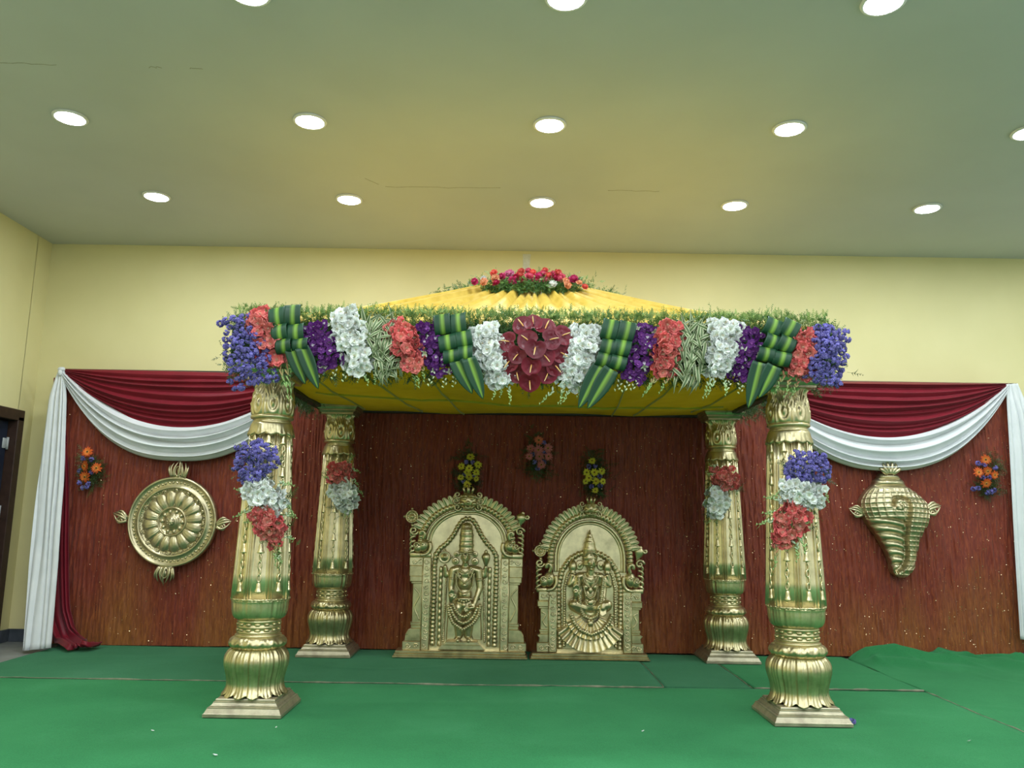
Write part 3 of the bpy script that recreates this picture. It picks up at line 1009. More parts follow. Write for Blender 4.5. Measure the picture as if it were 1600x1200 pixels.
def petal(L, W, n=6, m=5, cup=0.3, curl=0.0, ruff=0.0, c0=(1, 1, 1), c1=(1, 1, 1), tip=2.0, seed=0, edge=None, base=0.25):
    """petal along +X, lying in XY, rising in Z by cup; colours c0 at the base to c1 at the tip"""
    t = np.linspace(0, 1, n); s = np.linspace(-1, 1, m)
    T, S = np.meshgrid(t, s, indexing='ij')
    w = W * (np.sin(PI * np.clip(T * .86 + .14 * base, 0, 1)) ** .7) * (1 - T ** (tip * 4)) + W * base * (1 - T)
    X = L * T * (1 - .12 * S ** 2 * T)
    Yp = w * S * .5
    Zp = cup * L * T ** 1.4 + curl * L * T ** 3 + .18 * W * S ** 2 * (1 - T) + ruff * W * np.sin(S * 5 + seed) * T
    col = lerp(np.asarray(c0), np.asarray(c1), np.clip(T.ravel()[:, None] * 1.2, 0, 1))
    if edge is not None:
        k = np.clip((np.abs(S.ravel()) - .55) * 4, 0, 1)[:, None]
        col = col * (1 - k) + np.asarray(edge) * k
    return G().add(np.stack([X, Yp, Zp], -1).reshape(-1, 3), grid_faces(n, m), col)


def flower(n, L, W, layers=1, cup=.5, c0=(1, 1, 1), c1=(1, 1, 1), seed=0, curl=-.2, ruff=.12, step=.35, shrink=.75, tip=2.0, nn=6, mm=5):
    """a bloom facing +Z"""
    rs = np.random.RandomState(seed); g = G()
    for l in range(layers):
        for k in range(n):
            a = (k + .5 * l) * 2 * PI / n + rs.uniform(-.15, .15)
            sc = shrink ** l * rs.uniform(.9, 1.1)
            v = rs.uniform(.88, 1.08)
            p = petal(L * sc, W * sc, nn, mm, cup + step * l, curl, ruff, np.asarray(c0) * v, np.asarray(c1) * v, tip, k)
            g.join(p, TRS((0, 0, 0), (0, 0, a)))
    return g


FM = {}
def reg(key, n, fn, mat):
    FM[key] = [fn(i).mesh(key, mat) for i in range(n)]


CORAL0, CORAL1 = (.80, .28, .23), (.84, .155, .165)
def glad(c0, c1, thr, seed):
    g = flower(6, .050, .046, 1, .62, c0, c1, seed, -.38, .16)
    g.join(flower(3, .036, .034, 1, 1.0, c0, c1, seed + 5, -.2, .12))
    g.join(g_tube([(0, 0, -.022), (0, 0, -.005), (0, 0, .008)], [.004, .007, .011], 6, False, thr))
    for k in range(3):
        g.join(g_tube([(.001, .001 * k, .005), (.006 * math.cos(k * 2), .006 * math.sin(k * 2), .034)], [.0012, .0022], 4, True, (.8, .7, .5)))
    return g
reg('coral_floret', 4, lambda i: glad(CORAL0, lerp(CORAL1, (.86, .30, .25), .35 * (i % 3)), (.4, .3, .12), i), M['petal'])
reg('white_floret', 4, lambda i: glad((.86, .92, .80), (.95, .97, .965), (.5, .6, .3), 20 + i), M['petal'])
def orchid(i):
    g = G(); rs = np.random.RandomState(40 + i)
    P0, P1 = np.array((.15, .03, .22)), np.array((.100, .009, .170)) * rs.uniform(.7, 1.5)
    for k in range(5):
        a = k * 2 * PI / 5 + PI / 2
        L = .036 if k % 2 == 0 else .040
        g.join(petal(L, .024 if k % 2 == 0 else .034, 6, 5, .16, -.12, .05, P0, P1, 2), TRS((0, 0, 0), (0, 0, a)))
    g.join(petal(.026, .020, 5, 5, .7, -.3, .1, (.80, .74, .80) if i == 0 else (.30, .10, .36), (.12, .01, .18), 2), TRS((0, 0, .002), (0, 0, -PI / 2)))
    g.join(g_ell((0, .002, .007), (.004, .004, .005), 6, 5, None, (.8, .75, .78) if i == 0 else (.2, .03, .25)))
    return g
reg('orchid_floret', 4, orchid, M['petal'])
def orchid_pale(i):
    g = G()
    for k in range(4):
        g.join(petal(.032, .016, 6, 4, .5, .1, .05, (.50, .58, .30), (.78, .78, .74), 2), TRS((0, 0, 0), (0, 0, k * PI / 2 + i)))
    return g
reg('orchid_back', 2, orchid_pale, M['petal'])
def statice(i):
    g = G(); rs = np.random.RandomState(60 + i)
    for k in range(9):
        d = rs.normal(size=3); d /= np.linalg.norm(d); d[2] = abs(d[2])
        c = np.array((.235, .205, .62)) * rs.uniform(.6, 1.25)
        f = flower(5, .0125, .016, 1, .55, c * .75, c, k, -.5, .3, nn=4, mm=3)
        e = Vector(d).to_track_quat('Z', 'Y').to_euler()
        g.join(f, TRS(d * .020, e))
        g.join(g_ell(d * .017, .0095, 7, 5, None, c * .85))
        g.join(g_ell(d * .0265, .0030, 5, 4, None, (.42, .38, .72)))
    g.join(g_tube([(0, 0, -.05), (0.004, 0, -.02), (0, 0, .012)], [.0015, .002, .003], 4, True, (.06, .13, .05)))
    return g
reg('statice_cluster', 4, statice, M['petal'])
def varleaf(i):
    rs = np.random.RandomState(80 + i)
    L, W = rs.uniform(.12, .17), rs.uniform(.016, .022)
    g = petal(L, W, 9, 7, .05, -.30 - .2 * rs.rand(), .0, (.10, .16, .05), (.075, .13, .045), 1.1, i, (.66, .70, .44), .45)
    return g
reg('striped_leaf', 5, varleaf, M['leaf'])
def blade(i):
    rs = np.random.RandomState(90 + i)
    return petal(rs.uniform(.10, .15), .014, 7, 3, .1, -.12, 0, (.16, .28, .06), (.30, .42, .14), 1.2, i, None, .6)
reg('leaf_blade', 3, blade, M['leaf'])
def spike(c, budc):
    def f(i):
        rs = np.random.RandomState(100 + i); g = G()
        L = rs.uniform(.15, .22)
        pts = np.array([(.02 * math.sin(t * 2.5 + i), .0, -L * t) for t in np.linspace(0, 1, 8)])
        g.join(g_tube(pts, np.linspace(.0035, .0012, 8), 5, True, (.16, .27, .08)))
        for k in range(9):
            t = .1 + .9 * k / 9
            q = pts[min(7, int(t * 7))]
            s = 1 if k % 2 else -1
            w = 1 - .55 * t
            cc = lerp(budc, c, np.clip(.85 - t * 1.6, 0, 1)) * rs.uniform(.8, 1.1)
            g.join(g_ell((0, 0, 0), (.0075 * w, .0065 * w, .021 * w), 6, 5, None, cc), TRS((q[0] + s * .008 * w, -.004, q[2] - .01), (0, s * .35, 0)))
        return g
    return f
reg('white_bud_spike', 3, spike(np.array((.8, .84, .74)), np.array((.36, .52, .20))), M['stem'])
reg('coral_bud_spike', 3, spike(np.array((.8, .16, .15)), np.array((.28, .44, .15))), M['stem'])
def obud(i):
    g = G(); rs = np.random.RandomState(110 + i)
    pts = np.array([(.012 * math.sin(t * 3 + i), 0, -.10 * t) for t in np.linspace(0, 1, 6)])
    g.join(g_tube(pts, .0013, 4, True, (.10, .18, .05)))
    for k in range(5):
        q = pts[k + 1]
        g.join(g_ell((0, 0, 0), (.006, .006, .012), 6, 5, None, lerp((.75, .75, .55), (.45, .58, .25), k / 5)), TRS((q[0] + (.01 if k % 2 else -.01), 0, q[2] - .008), (0, .4 * (1 if k % 2 else -1), 0)))
    return g
reg('orchid_bud_spray', 3, obud, M['stem'])
def gerb(c0, c1, seed):
    g = flower(15, .046, .0125, 1, .10, c0, c1, seed, -.08, .0, tip=1.4, nn=5, mm=3)
    g.join(flower(13, .036, .011, 1, .22, c0, lerp(c0, c1, .7), seed + 2, -.05, .0, tip=1.4, nn=5, mm=3), TRS((0, 0, .002)))
    return g
reg('orange_gerbera', 2, lambda i: gerb((.80, .30, .05), (.72, .085, .022), i), M['petal'])
reg('yellow_gerbera', 2, lambda i: gerb((.62, .56, .04), (.72, .66, .07), i + 7), M['petal'])
reg('pink_gerbera', 2, lambda i: gerb((.55, .16, .17), (.60, .17, .19), i + 9), M['petal'])
reg('salmon_gerbera', 1, lambda i: gerb((.75, .25, .12), (.75, .17, .11), i + 11), M['petal'])
def eye(dark):
    g = g_ell((0, 0, .003), (.0095, .0095, .006), 10, 5, None, (.50, .26, .05))
    return g.join(g_ell((0, 0, .007), (.0058, .0058, .004), 8, 5, None, (.02, .012, .008)))
reg('gerbera_eye', 1, lambda i: eye(1), M['stem'])
def rose(c, seed):
    c = np.asarray(c)
    g = flower(6, .040, .042, 4, .35, c * .85, c, seed, -.15, .14, .45, .80)
    g.join(g_ell((0, 0, .014), (.017, .017, .016), 8, 6, None, c * .75))
    return g
ROSES = {'crimson': (.50, .02, .08), 'magenta': (.60, .045, .17), 'pink': (.78, .24, .42), 'coral': (.80, .13, .10), 'peach': (.85, .40, .22), 'white': (.82, .82, .78), 'rose_pink': (.75, .12, .20)}
for k_, c_ in ROSES.items():
    reg(k_ + '_bloom', 2, (lambda cc: (lambda i: rose(cc, 3 + i)))(c_), M['petal'])


def fern_geo(pts, n, L, seed, up=1.0, cols=((.035, .10, .02), (.16, .26, .06)), out=1.0, spread=(.06, .05, .03)):
    """feathery fern sprigs rooted at random along pts (a list of Vectors)"""
    rs = np.random.RandomState(seed); g = G()
    pts = np.array([list(p) for p in pts]); m = len(pts)
    V = []; F = []; C = []
    for i in range(n):
        s = rs.rand() * (m - 1); k = int(s); f = s - k
        p = pts[k] * (1 - f) + pts[min(k + 1, m - 1)] * f + rs.normal(size=3) * np.array(spread)
        d = np.array([rs.normal() * .55, -out * abs(rs.normal()) * .55, up + rs.normal() * .45]); d /= np.linalg.norm(d)
        ln = L * rs.uniform(.5, 1.25)
        c = lerp(cols[0], cols[1], rs.rand())
        side = np.cross(d, rs.normal(size=3)); side /= np.linalg.norm(side)
        w2 = np.cross(d, side)
        nb = 5
        b = len(V)
        # rachis as a thin blade, leaflets as pointed slivers both sides
        V += [p - side * .0012, p + side * .0012, p + d * ln]; F.append((b, b + 1, b + 2)); C += [c] * 3
        for q in range(nb):
            t = .25 + .7 * q / nb
            o = p + d * ln * t
            ll = ln * .34 * (1.05 - t)
            for sg in (-1, 1):
                tipv = o + (side * sg + d * .7 + w2 * rs.normal() * .4) * ll
                b = len(V)
                V += [o - d * .0035, o + d * .0035, tipv]; F.append((b, b + 1, b + 2)); C += [c, c, c * 1.25]
    return g.add(V, F, np.array(C))


# ------------------------------------------------------------------ bunch builder
def bunch_points(line, hw, n, seed, Y, dome=.06, yjit=.012, aspect=None):
    """n spaced points inside a capsule drawn along the real front plane at depth Y; bulging towards the viewer"""
    rs = np.random.RandomState(seed)
    pts = [np.array(p, float) for p in line]
    if len(hw) == 1:
        hw = list(hw) * len(pts)
    cand = []
    tries = n * 14
    seglen = [np.linalg.norm(pts[i + 1] - pts[i]) * (hw[i] + hw[i + 1]) for i in range(len(pts) - 1)]
    seglen = np.array(seglen) / sum(seglen)
    res = []
    while len(cand) < tries:
        k = rs.choice(len(seglen), p=seglen)
        t = rs.rand(); a = rs.uniform(-1, 1)
        c = pts[k] * (1 - t) + pts[k + 1] * t
        d = pts[k + 1] - pts[k]; d /= np.linalg.norm(d)
        w = hw[k] * (1 - t) + hw[k + 1] * t
        nrm = np.array([-d[1], d[0]])
        ends = 0
        cand.append((c + nrm * a * w, a, (k + t) / len(seglen)))
    cand = cand[::-1]
    chosen = [cand.pop()]
    P = np.array([c[0] for c in cand]); dist = np.linalg.norm(P - chosen[0][0], axis=1)
    for _ in range(n - 1):
        j = int(np.argmax(dist * (1 + .25 * rs.rand(len(dist)))))
        chosen.append(cand[j])
        dist = np.minimum(dist, np.linalg.norm(P - cand[j][0], axis=1))
    out = []
    for (q, a, t) in chosen:
        bul = dome * math.sqrt(max(0, 1 - a * a)) * (.55 + .45 * math.sin(PI * min(max(t, .05), .95)))
        p = at(q[0], q[1], Y - bul) + Vector((0, rs.normal() * yjit, 0))
        out.append((p, a, t))
    return out


def face_rot(rs, nx=0.0, nz=-.15, jit=.35):
    """rotation that turns a +Z facing bloom towards the viewer (-Y), leaning sideways by nx and up/down by nz"""
    d = Vector((nx + rs.normal() * jit, -1, nz + rs.normal() * jit)).normalized()
    q = d.to_track_quat('Z', 'Y')
    return (q.to_matrix() @ Matrix.Rotation(rs.uniform(0, 2 * PI), 3, 'Z')).to_euler()


def add_blooms(root, name, key, pts, seed, size=(.85, 1.15), nz=-.15, jit=.35, spread=.8, sub=None):
    rs = np.random.RandomState(seed); base = root.location
    for p, a, t in pts:
        me = FM[key][rs.randint(len(FM[key]))]
        o = link(name, me, root, mat4=TRS(p - base, face_rot(rs, a * spread * .6, nz, jit), rs.uniform(*size)))
        if sub:
            link(sub[0], FM[sub[1]][0], o)


def add_spikes(root, name, key, spots, Y, seed, size=1.0):
    """hanging bud spikes whose tips come down at the given spots; (px top, py top, px bottom, py bottom)"""
    rs = np.random.RandomState(seed); base = root.location
    for (x0, y0, x1, y1) in spots:
        a, b = at(x0, y0, Y), at(x1, y1, Y - .01)
        me = FM[key][rs.randint(len(FM[key]))]
        L = -min(v.co.z for v in me.vertices)
        d = b - a
        q = Vector((0, 0, -1)).rotation_difference(d.normalized())
        link(name, me, root, mat4=Matrix.LocRotScale(a - base, q, Vector((1, 1, d.length / L))))


GY = 5.22            # front plane of the garland
def bunch(name, label, group, line, hw, n, key, seed, floret, spikes=(), spike_key=None, spike_name='bud_spike', Y=GY, dome=.07, size=(.7, .98), blades=0, nz=-.15, jit=.35, extra=None, back=True):
    mid = [sum(p[i] for p in line) / len(line) for i in (0, 1)]
    loc = at(mid[0], mid[1], Y + .05)
    t = thing(name, label, 'flowers', loc, group)
    pts = bunch_points(line, hw, n, seed, Y, dome)
    if key == 'striped_leaf':
        rs = np.random.RandomState(seed + 1)
        for p, a, tt_ in pts:
            ang = -PI / 2 + a * .55 + rs.normal() * .55 if tt_ > .12 else PI / 2 + rs.normal() * .8
            d = Vector((math.cos(ang), -.35 - .3 * rs.rand(), math.sin(ang))).normalized()
            nrm = Vector((rs.normal() * .3, -1, .25 + rs.normal() * .3))
            yv = nrm.cross(d).normalized(); zv = d.cross(yv)
            R3 = Matrix((d, yv, zv)).transposed().to_4x4()
            me = FM[key][rs.randint(len(FM[key]))]
            link(floret, me, t, mat4=Matrix.Translation(p - loc - d * .05 + Vector((0, -.01 * rs.rand(), 0))) @ R3 @ Matrix.Scale(rs.uniform(*size), 4))
    else:
        add_blooms(t, floret, key, pts, seed + 1, size, nz, jit)
    if extra:
        enm, ekey, en = extra
        add_blooms(t, enm, ekey, bunch_points(line, [w * 1.1 for w in hw], en, seed + 7, Y + .01, dome), seed + 3, size, nz, .7)
    if spikes:
        add_spikes(t, spike_name, spike_key, spikes, Y - .02, seed + 2)
    if back:
        g = fern_geo([p[0] - loc + Vector((0, .035, 0)) for p in pts[:max(6, n // 2)]], 60, .07, seed + 4, 0.0, ((.02, .06, .015), (.06, .14, .03)), .8, (.02, .012, .02))
        b = surf('greenery', g, M['leaf'], t, False); b['kind'] = 'stuff'
    return t


def ti_bow(label, rows, tails, seed):
    """folded striped leaves: pairs of rolled loops one above the other and two pointed tails"""
    cx = sum(r[0] for r in rows) / len(rows); cy = sum(r[1] for r in rows) / len(rows)
    Y = GY - .07
    loc = at(cx, cy, Y + .05)
    t = thing('folded_leaf_bow', label, 'leaves', loc, 'folded leaf bows on the garland')
    DK, MD, LT = np.array((.013, .062, .028)), np.array((.022, .085, .024)), np.array((.22, .40, .055))
    def stripe(s):
        a = np.abs(s - .06)
        k = np.clip((.29 - a) / .06, 0, 1)[..., None]
        k2 = (0.75 + 0.25 * np.cos(s * 40))[..., None]
        return DK * (1 - k) + LT * k * k2
    rs = np.random.RandomState(seed)
    for i, (px, py, w, h, tilt) in enumerate(rows):
        c = at(px, py, Y - .010 * (i // 2)) - loc
        mpp = Y / FPX / 1.0
        W_, H_ = w * mpp * 1.10, h * mpp * 1.04
        a = np.linspace(-PI * .62, PI * .62, 16)
        s = np.linspace(-1, 1, 11)
        A, S = np.meshgrid(a, s, indexing='ij')
        Pz = np.sin(A) * H_ * .5
        Py = -np.cos(A) * .034 + .02 - .003 * S ** 2
        Px = S * W_ * .5 * (1 - .02 * np.abs(A)) + .05 * W_ * np.sin(A * .8)
        o = surf('leaf_loop', G().add(np.stack([Px, Py, Pz], -1).reshape(-1, 3), grid_faces(16, 11), stripe(S.ravel())), M['leaf'], t,
                 mat4=TRS(c, (0, math.radians(tilt), rs.uniform(-.15, .15))))
        sd = o.modifiers.new('thickness', 'SOLIDIFY'); sd.thickness = .002
    for i, (x0, y0, x1, y1, w) in enumerate(tails):
        p0, p1 = at(x0, y0, Y - .015) - loc, at(x1, y1, Y + .005) - loc
        n, m = 14, 9
        T, S = np.meshgrid(np.linspace(0, 1, n), np.linspace(-1, 1, m), indexing='ij')
        d = (p1 - p0); L = d.length; d.normalize()
        sv = Vector((0, -1, 0)).cross(d).normalized()
        wd = w * Y / FPX * .5 * np.sin(PI * np.clip(.30 + .70 * T, 0, 1)) ** .75 * 1.0
        Pn = np.array(p0)[None, None] + T[..., None] * L * np.array(d) + (S * wd)[..., None] * np.array(sv)
        Pn[..., 1] += -.010 * np.abs(S) ** 1.2 * (1 - T) + .02 * T ** 2 - .010 * i
        o = surf('leaf_tail', G().add(Pn.reshape(-1, 3), grid_faces(n, m), stripe(S.ravel())), M['leaf'], t)
        sd = o.modifiers.new('thickness', 'SOLIDIFY'); sd.thickness = .002
    return t


# ------------------------------------------------------------------ front garland, from the door end to the conch end
fl = at(352, 500, GY + .1); fr = at(1318, 512, GY + .1)
ferns = G()
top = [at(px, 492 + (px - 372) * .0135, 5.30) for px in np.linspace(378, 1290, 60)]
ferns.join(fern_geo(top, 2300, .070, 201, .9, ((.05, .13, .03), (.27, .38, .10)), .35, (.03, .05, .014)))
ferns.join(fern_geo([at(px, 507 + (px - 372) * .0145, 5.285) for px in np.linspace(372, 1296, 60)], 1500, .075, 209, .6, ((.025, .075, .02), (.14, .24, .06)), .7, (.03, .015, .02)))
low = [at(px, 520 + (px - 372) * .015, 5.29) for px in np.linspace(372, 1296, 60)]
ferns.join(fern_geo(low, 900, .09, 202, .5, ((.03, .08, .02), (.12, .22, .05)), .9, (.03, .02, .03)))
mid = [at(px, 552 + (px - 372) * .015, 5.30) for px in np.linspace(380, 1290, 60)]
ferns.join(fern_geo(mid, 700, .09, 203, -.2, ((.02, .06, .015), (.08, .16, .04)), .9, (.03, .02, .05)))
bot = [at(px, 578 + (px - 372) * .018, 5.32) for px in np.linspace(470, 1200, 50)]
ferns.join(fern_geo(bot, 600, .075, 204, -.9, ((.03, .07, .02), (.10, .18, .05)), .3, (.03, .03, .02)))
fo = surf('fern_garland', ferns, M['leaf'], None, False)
tag(fo, 'feathery green fern garland running along the front edge of the canopy', 'fern', None, 'stuff')
fbar = g_box(CXL - .02, CXR + .02, 5.30, 5.352, 2.285, 2.52, .012)
tag(part('garland_foam', fbar, M['foam'], None, False), 'dark green foam bar behind the flower garland on the canopy front', 'foam bar')
for sx, lab in ((CXL - .05, 'dark fern fringe on the canopy side facing the wheel plaque'), (CXR + .05, 'dark fern fringe on the canopy side facing the conch plaque')):
    g = fern_geo([Vector((sx, y, 2.33)) for y in np.linspace(5.4, 7.9, 20)], 800, .10, 207, -.6, ((.02, .05, .015), (.07, .14, .04)), .2, (.05, .03, .05))
    g.join(fern_geo([Vector((sx, y, 2.55)) for y in np.linspace(5.4, 7.9, 20)], 600, .09, 208, .8, ((.04, .10, .03), (.16, .24, .06)), .1, (.04, .03, .03)))
    tag(surf('fern_fringe', g, M['leaf'], None, False), lab, 'fern', None, 'stuff')

GG = 'flower bunches along the canopy front'
bunch('statice_bunch', 'lavender statice bunch on the canopy corner above the pillar by the wheel plaque', GG, [(370, 497), (385, 550), (398, 600)], [26, 34, 36], 74, 'statice_cluster', 300, 'statice_cluster', dome=.10, size=(.8, 1.1), jit=.45)
bunch('gladiolus_bunch', 'coral gladiolus bunch beside the lavender corner over the wheel side pillar', GG, [(398, 490), (418, 520), (432, 565)], [17, 29, 18], 39, 'coral_floret', 310, 'floret', [(420, 555, 425, 600), (432, 560, 448, 628), (440, 560, 462, 625), (444, 555, 455, 590)], 'coral_bud_spike')
ti_bow('striped folded-leaf bow between coral gladioli and purple orchids at the wheel end', [(433, 495, 24, 30, -12), (457, 492, 24, 33, -6), (437, 519, 24, 26, -12), (462, 519, 25, 27, -8), (443, 540, 23, 22, -10), (469, 538, 24, 20, -6)], [(455, 545, 476, 600, 24), (472, 543, 497, 608, 25)], 1)
bunch('orchid_bunch', 'purple orchid bunch beside the leaf bow at the wheel end', GG, [(492, 508), (502, 540), (520, 572)], [20, 24, 20], 44, 'orchid_floret', 320, 'floret', [(505, 565, 500, 590), (520, 570, 523, 592), (535, 572, 540, 596)], 'orchid_bud_spray', 'bud_spray', extra=('pale_floret', 'orchid_back', 8))
bunch('gladiolus_bunch', 'white gladiolus bunch rising above the fern next to wheel end orchids', GG, [(536, 487), (548, 525), (568, 580)], [16, 27, 20], 46, 'white_floret', 330, 'floret', [(552, 575, 556, 600), (565, 580, 572, 605), (582, 580, 591, 600)], 'white_bud_spike')
bunch('striped_leaf_bunch', 'cream-edged leaf tuft between white and coral gladioli towards the wheel end', GG, [(590, 495), (596, 535), (612, 585)], [22, 26, 20], 105, 'striped_leaf', 340, 'striped_leaf', nz=-.9, jit=.8, size=(.75, 1.1))
bunch('gladiolus_bunch', 'coral gladiolus bunch beside the cream-edged leaf tuft towards the wheel end', GG, [(614, 508), (630, 535), (652, 574)], [15, 26, 14], 39, 'coral_floret', 350, 'floret', [(636, 572, 656, 602), (645, 572, 660, 606), (655, 570, 668, 596)], 'coral_bud_spike')
bunch('orchid_bunch', 'purple orchid bunch left of the bow nearest the wheel side of the red rosette', GG, [(662, 506), (676, 545), (695, 585)], [20, 23, 12], 44, 'orchid_floret', 360, 'floret', [(676, 580, 674, 604), (690, 585, 694, 606), (706, 585, 712, 604)], 'orchid_bud_spray', 'bud_spray', extra=('pale_floret', 'orchid_back', 8))
ti_bow('striped folded-leaf bow beside the white gladioli on the wheel side of the red rosette', [(691, 506, 24, 32, -10), (716, 505, 24, 32, -10), (699, 535, 26, 25, -14), (725, 529, 24, 26, -14), (705, 556, 24, 20, -10), (727, 551, 22, 22, -8)], [(712, 563, 738, 615, 26), (732, 560, 755, 624, 26)], 2)
bunch('gladiolus_bunch', 'white gladiolus bunch touching the red rosette on the wheel side', GG, [(755, 512), (762, 545), (785, 598)], [22, 26, 18], 59, 'white_floret', 370, 'floret', [(752, 575, 758, 604), (774, 600, 774, 626), (788, 602, 798, 634), (782, 598, 786, 622)], 'white_bud_spike')
bunch('gladiolus_bunch', 'white gladiolus bunch touching the red rosette on the conch side', GG, [(912, 512), (910, 550), (882, 600)], [22, 28, 18], 62, 'white_floret', 380, 'floret', [(880, 600, 868, 632), (886, 602, 876, 634), (905, 590, 898, 622), (862, 605, 846, 636)], 'white_bud_spike')
ti_bow('striped folded-leaf bow beside the white gladioli on the conch side of the red rosette', [(953, 514, 25, 32, 10), (979, 517, 25, 32, 10), (951, 542, 24, 25, 8), (972, 543, 25, 25, 10), (944, 562, 24, 22, 12), (966, 566, 24, 22, 12)], [(938, 572, 904, 638, 28), (955, 577, 918, 639, 28)], 3)
bunch('orchid_bunch', 'purple orchid bunch on the conch side of the bow beside the white gladioli', GG, [(1016, 512), (1006, 545), (984, 590)], [17, 23, 20], 46, 'orchid_floret', 390, 'floret', [(968, 590, 962, 612), (980, 592, 976, 614), (996, 590, 990, 612)], 'orchid_bud_spray', 'bud_spray', extra=('pale_floret', 'orchid_back', 9))
bunch('gladiolus_bunch', 'coral gladiolus bunch beside the cream-edged leaf tuft towards the conch end', GG, [(1050, 508), (1042, 540), (1036, 584)], [18, 25, 16], 41, 'coral_floret', 400, 'floret', [(1020, 580, 1004, 622), (1026, 584, 1010, 618), (1040, 586, 1034, 618)], 'coral_bud_spike')
bunch('striped_leaf_bunch', 'cream-edged leaf tuft between coral and white gladioli towards the conch end', GG, [(1086, 503), (1080, 545), (1068, 592)], [22, 26, 22], 110, 'striped_leaf', 410, 'striped_leaf', nz=-.9, jit=.8, size=(.75, 1.1))
bunch('gladiolus_bunch', 'white gladiolus bunch between cream-edged leaves and orchids at the conch end', GG, [(1134, 505), (1128, 545), (1122, 585)], [25, 26, 18], 54, 'white_floret', 420, 'floret', [(1106, 586, 1103, 626), (1112, 590, 1108, 624), (1130, 590, 1130, 620)], 'white_bud_spike')
bunch('orchid_bunch', 'purple orchid bunch beside the leaf bow at the conch end', GG, [(1175, 515), (1165, 550), (1152, 592)], [20, 22, 14], 44, 'orchid_floret', 430, 'floret', [(1140, 592, 1138, 612), (1154, 595, 1156, 616), (1166, 588, 1164, 606)], 'orchid_bud_spray', 'bud_spray', extra=('pale_floret', 'orchid_back', 8))
ti_bow('striped folded-leaf bow between purple orchids and coral gladioli at the conch end', [(1208, 510, 26, 28, 20), (1234, 513, 26, 30, 26), (1207, 533, 24, 24, 18), (1229, 537, 25, 26, 22), (1197, 553, 25, 22, 10), (1222, 560, 25, 22, 12)], [(1187, 566, 1170, 638, 27), (1209, 572, 1186, 622, 27)], 4)
bunch('gladiolus_bunch', 'coral gladiolus bunch beside the lavender corner over the conch side pillar', GG, [(1262, 518), (1256, 548), (1246, 585)], [17, 22, 19], 36, 'coral_floret', 440, 'floret', [(1222, 580, 1212, 620), (1234, 585, 1220, 622), (1242, 590, 1234, 624)], 'coral_bud_spike')
bunch('statice_bunch', 'lavender statice bunch on the canopy corner above the pillar by the conch plaque', GG, [(1298, 512), (1294, 550), (1282, 596)], [26, 29, 28], 70, 'statice_cluster', 450, 'statice_cluster', dome=.10, size=(.8, 1.1), jit=.45)

# ------------------------------------------------------------------ anthurium rosette
def spathe(i):
    rs = np.random.RandomState(500 + i)
    n, m = 12, 17
    R_, T = np.meshgrid(np.linspace(0.02, 1, n), np.linspace(-PI, PI, m), indexing='ij')
    # heart: notch at the top (+Y), point at the bottom (-Y)
    a = T
    rad = .082 * (1 - .42 * np.exp(-((np.abs(a) - PI) / .42) ** 2) + .10 * np.exp(-(a / .35) ** 2))
    X = R_ * rad * np.sin(a) * 1.06
    Yp = -R_ * rad * np.cos(a) + .012
    Z = .016 * R_ ** 2 - .004 * R_ ** 6 + .0065 * np.sin(a * 9 + rs.rand() * 5) * R_ * np.clip(1.2 - R_, 0, 1) * 2 + .004 * NA(X * 60 + i, Yp * 60)
    c = lerp((.105, .003, .012), (.165, .006, .020), np.clip(R_.ravel()[:, None], 0, 1)) * rs.uniform(.9, 1.1)
    return G().add(np.stack([X, Yp, Z], -1).reshape(-1, 3), grid_faces(n, m), c)
reg('spathe', 4, spathe, M['waxy'])
reg('spadix', 1, lambda i: g_tube([(0, .018, .008), (0, .0, .022), (0, -.030, .032), (0, -.050, .034)], [.0035, .0052, .0046, .0022], 8, True, np.array([(.75, .32, .08), (.78, .42, .12), (.80, .55, .22), (.80, .65, .35)])), M['waxy'])
an = thing('anthurium_rosette', 'big round rosette of dark red anthuriums at the middle of the canopy front', 'flowers', at(838, 552, GY - .02))
AN = [  # px, py, spadix direction (deg, 0 = pointing down), scale, layer
    (816, 508, 220, 1.0, 0), (833, 504, 185, .9, 0), (853, 511, 155, 1.0, 0), (881, 524, 110, 1.0, 0),
    (793, 534, 265, .95, 0), (878, 553, 55, 1.0, 0), (795, 567, 325, .98, 0), (869, 574, 40, .95, 0),
    (809, 585, 15, .95, 0), (854, 586, 335, .95, 0), (828, 598, 5, .98, 1),
    (823, 531, 235, 1.0, 1), (862, 531, 100, 1.0, 1), (808, 556, 325, .9, 1), (852, 558, 38, 1.0, 1), (830, 573, 350, .92, 2), (836, 546, 350, 1.0, 3)]
for i, (px, py, ang, s, lay) in enumerate(AN):
    p = at(px, py, GY - .07 - .030 * lay)
    dx, dz = (px - 838) / 60, -(py - 552) / 60
    d = Vector((dx * .55, -1, dz * .45 - .05)).normalized()
    q = d.to_track_quat('Z', 'Y').to_matrix() @ Matrix.Rotation(math.radians(ang + 180 if False else ang), 3, 'Z')
    o = link('anthurium', FM['spathe'][i % 4], an, mat4=TRS(p - an.location, q.to_euler(), s * .83))
    link('spadix', FM['spadix'][0], o)
g = fern_geo([at(838 + 45 * math.cos(a), 552 + 45 * math.sin(a), GY) - an.location for a in np.linspace(0, 2 * PI, 20)], 140, .08, 511, -.3, ((.02, .06, .015), (.08, .16, .04)), .3, (.03, .01, .03))
b = surf('greenery', g, M['leaf'], an, False); b['kind'] = 'stuff'

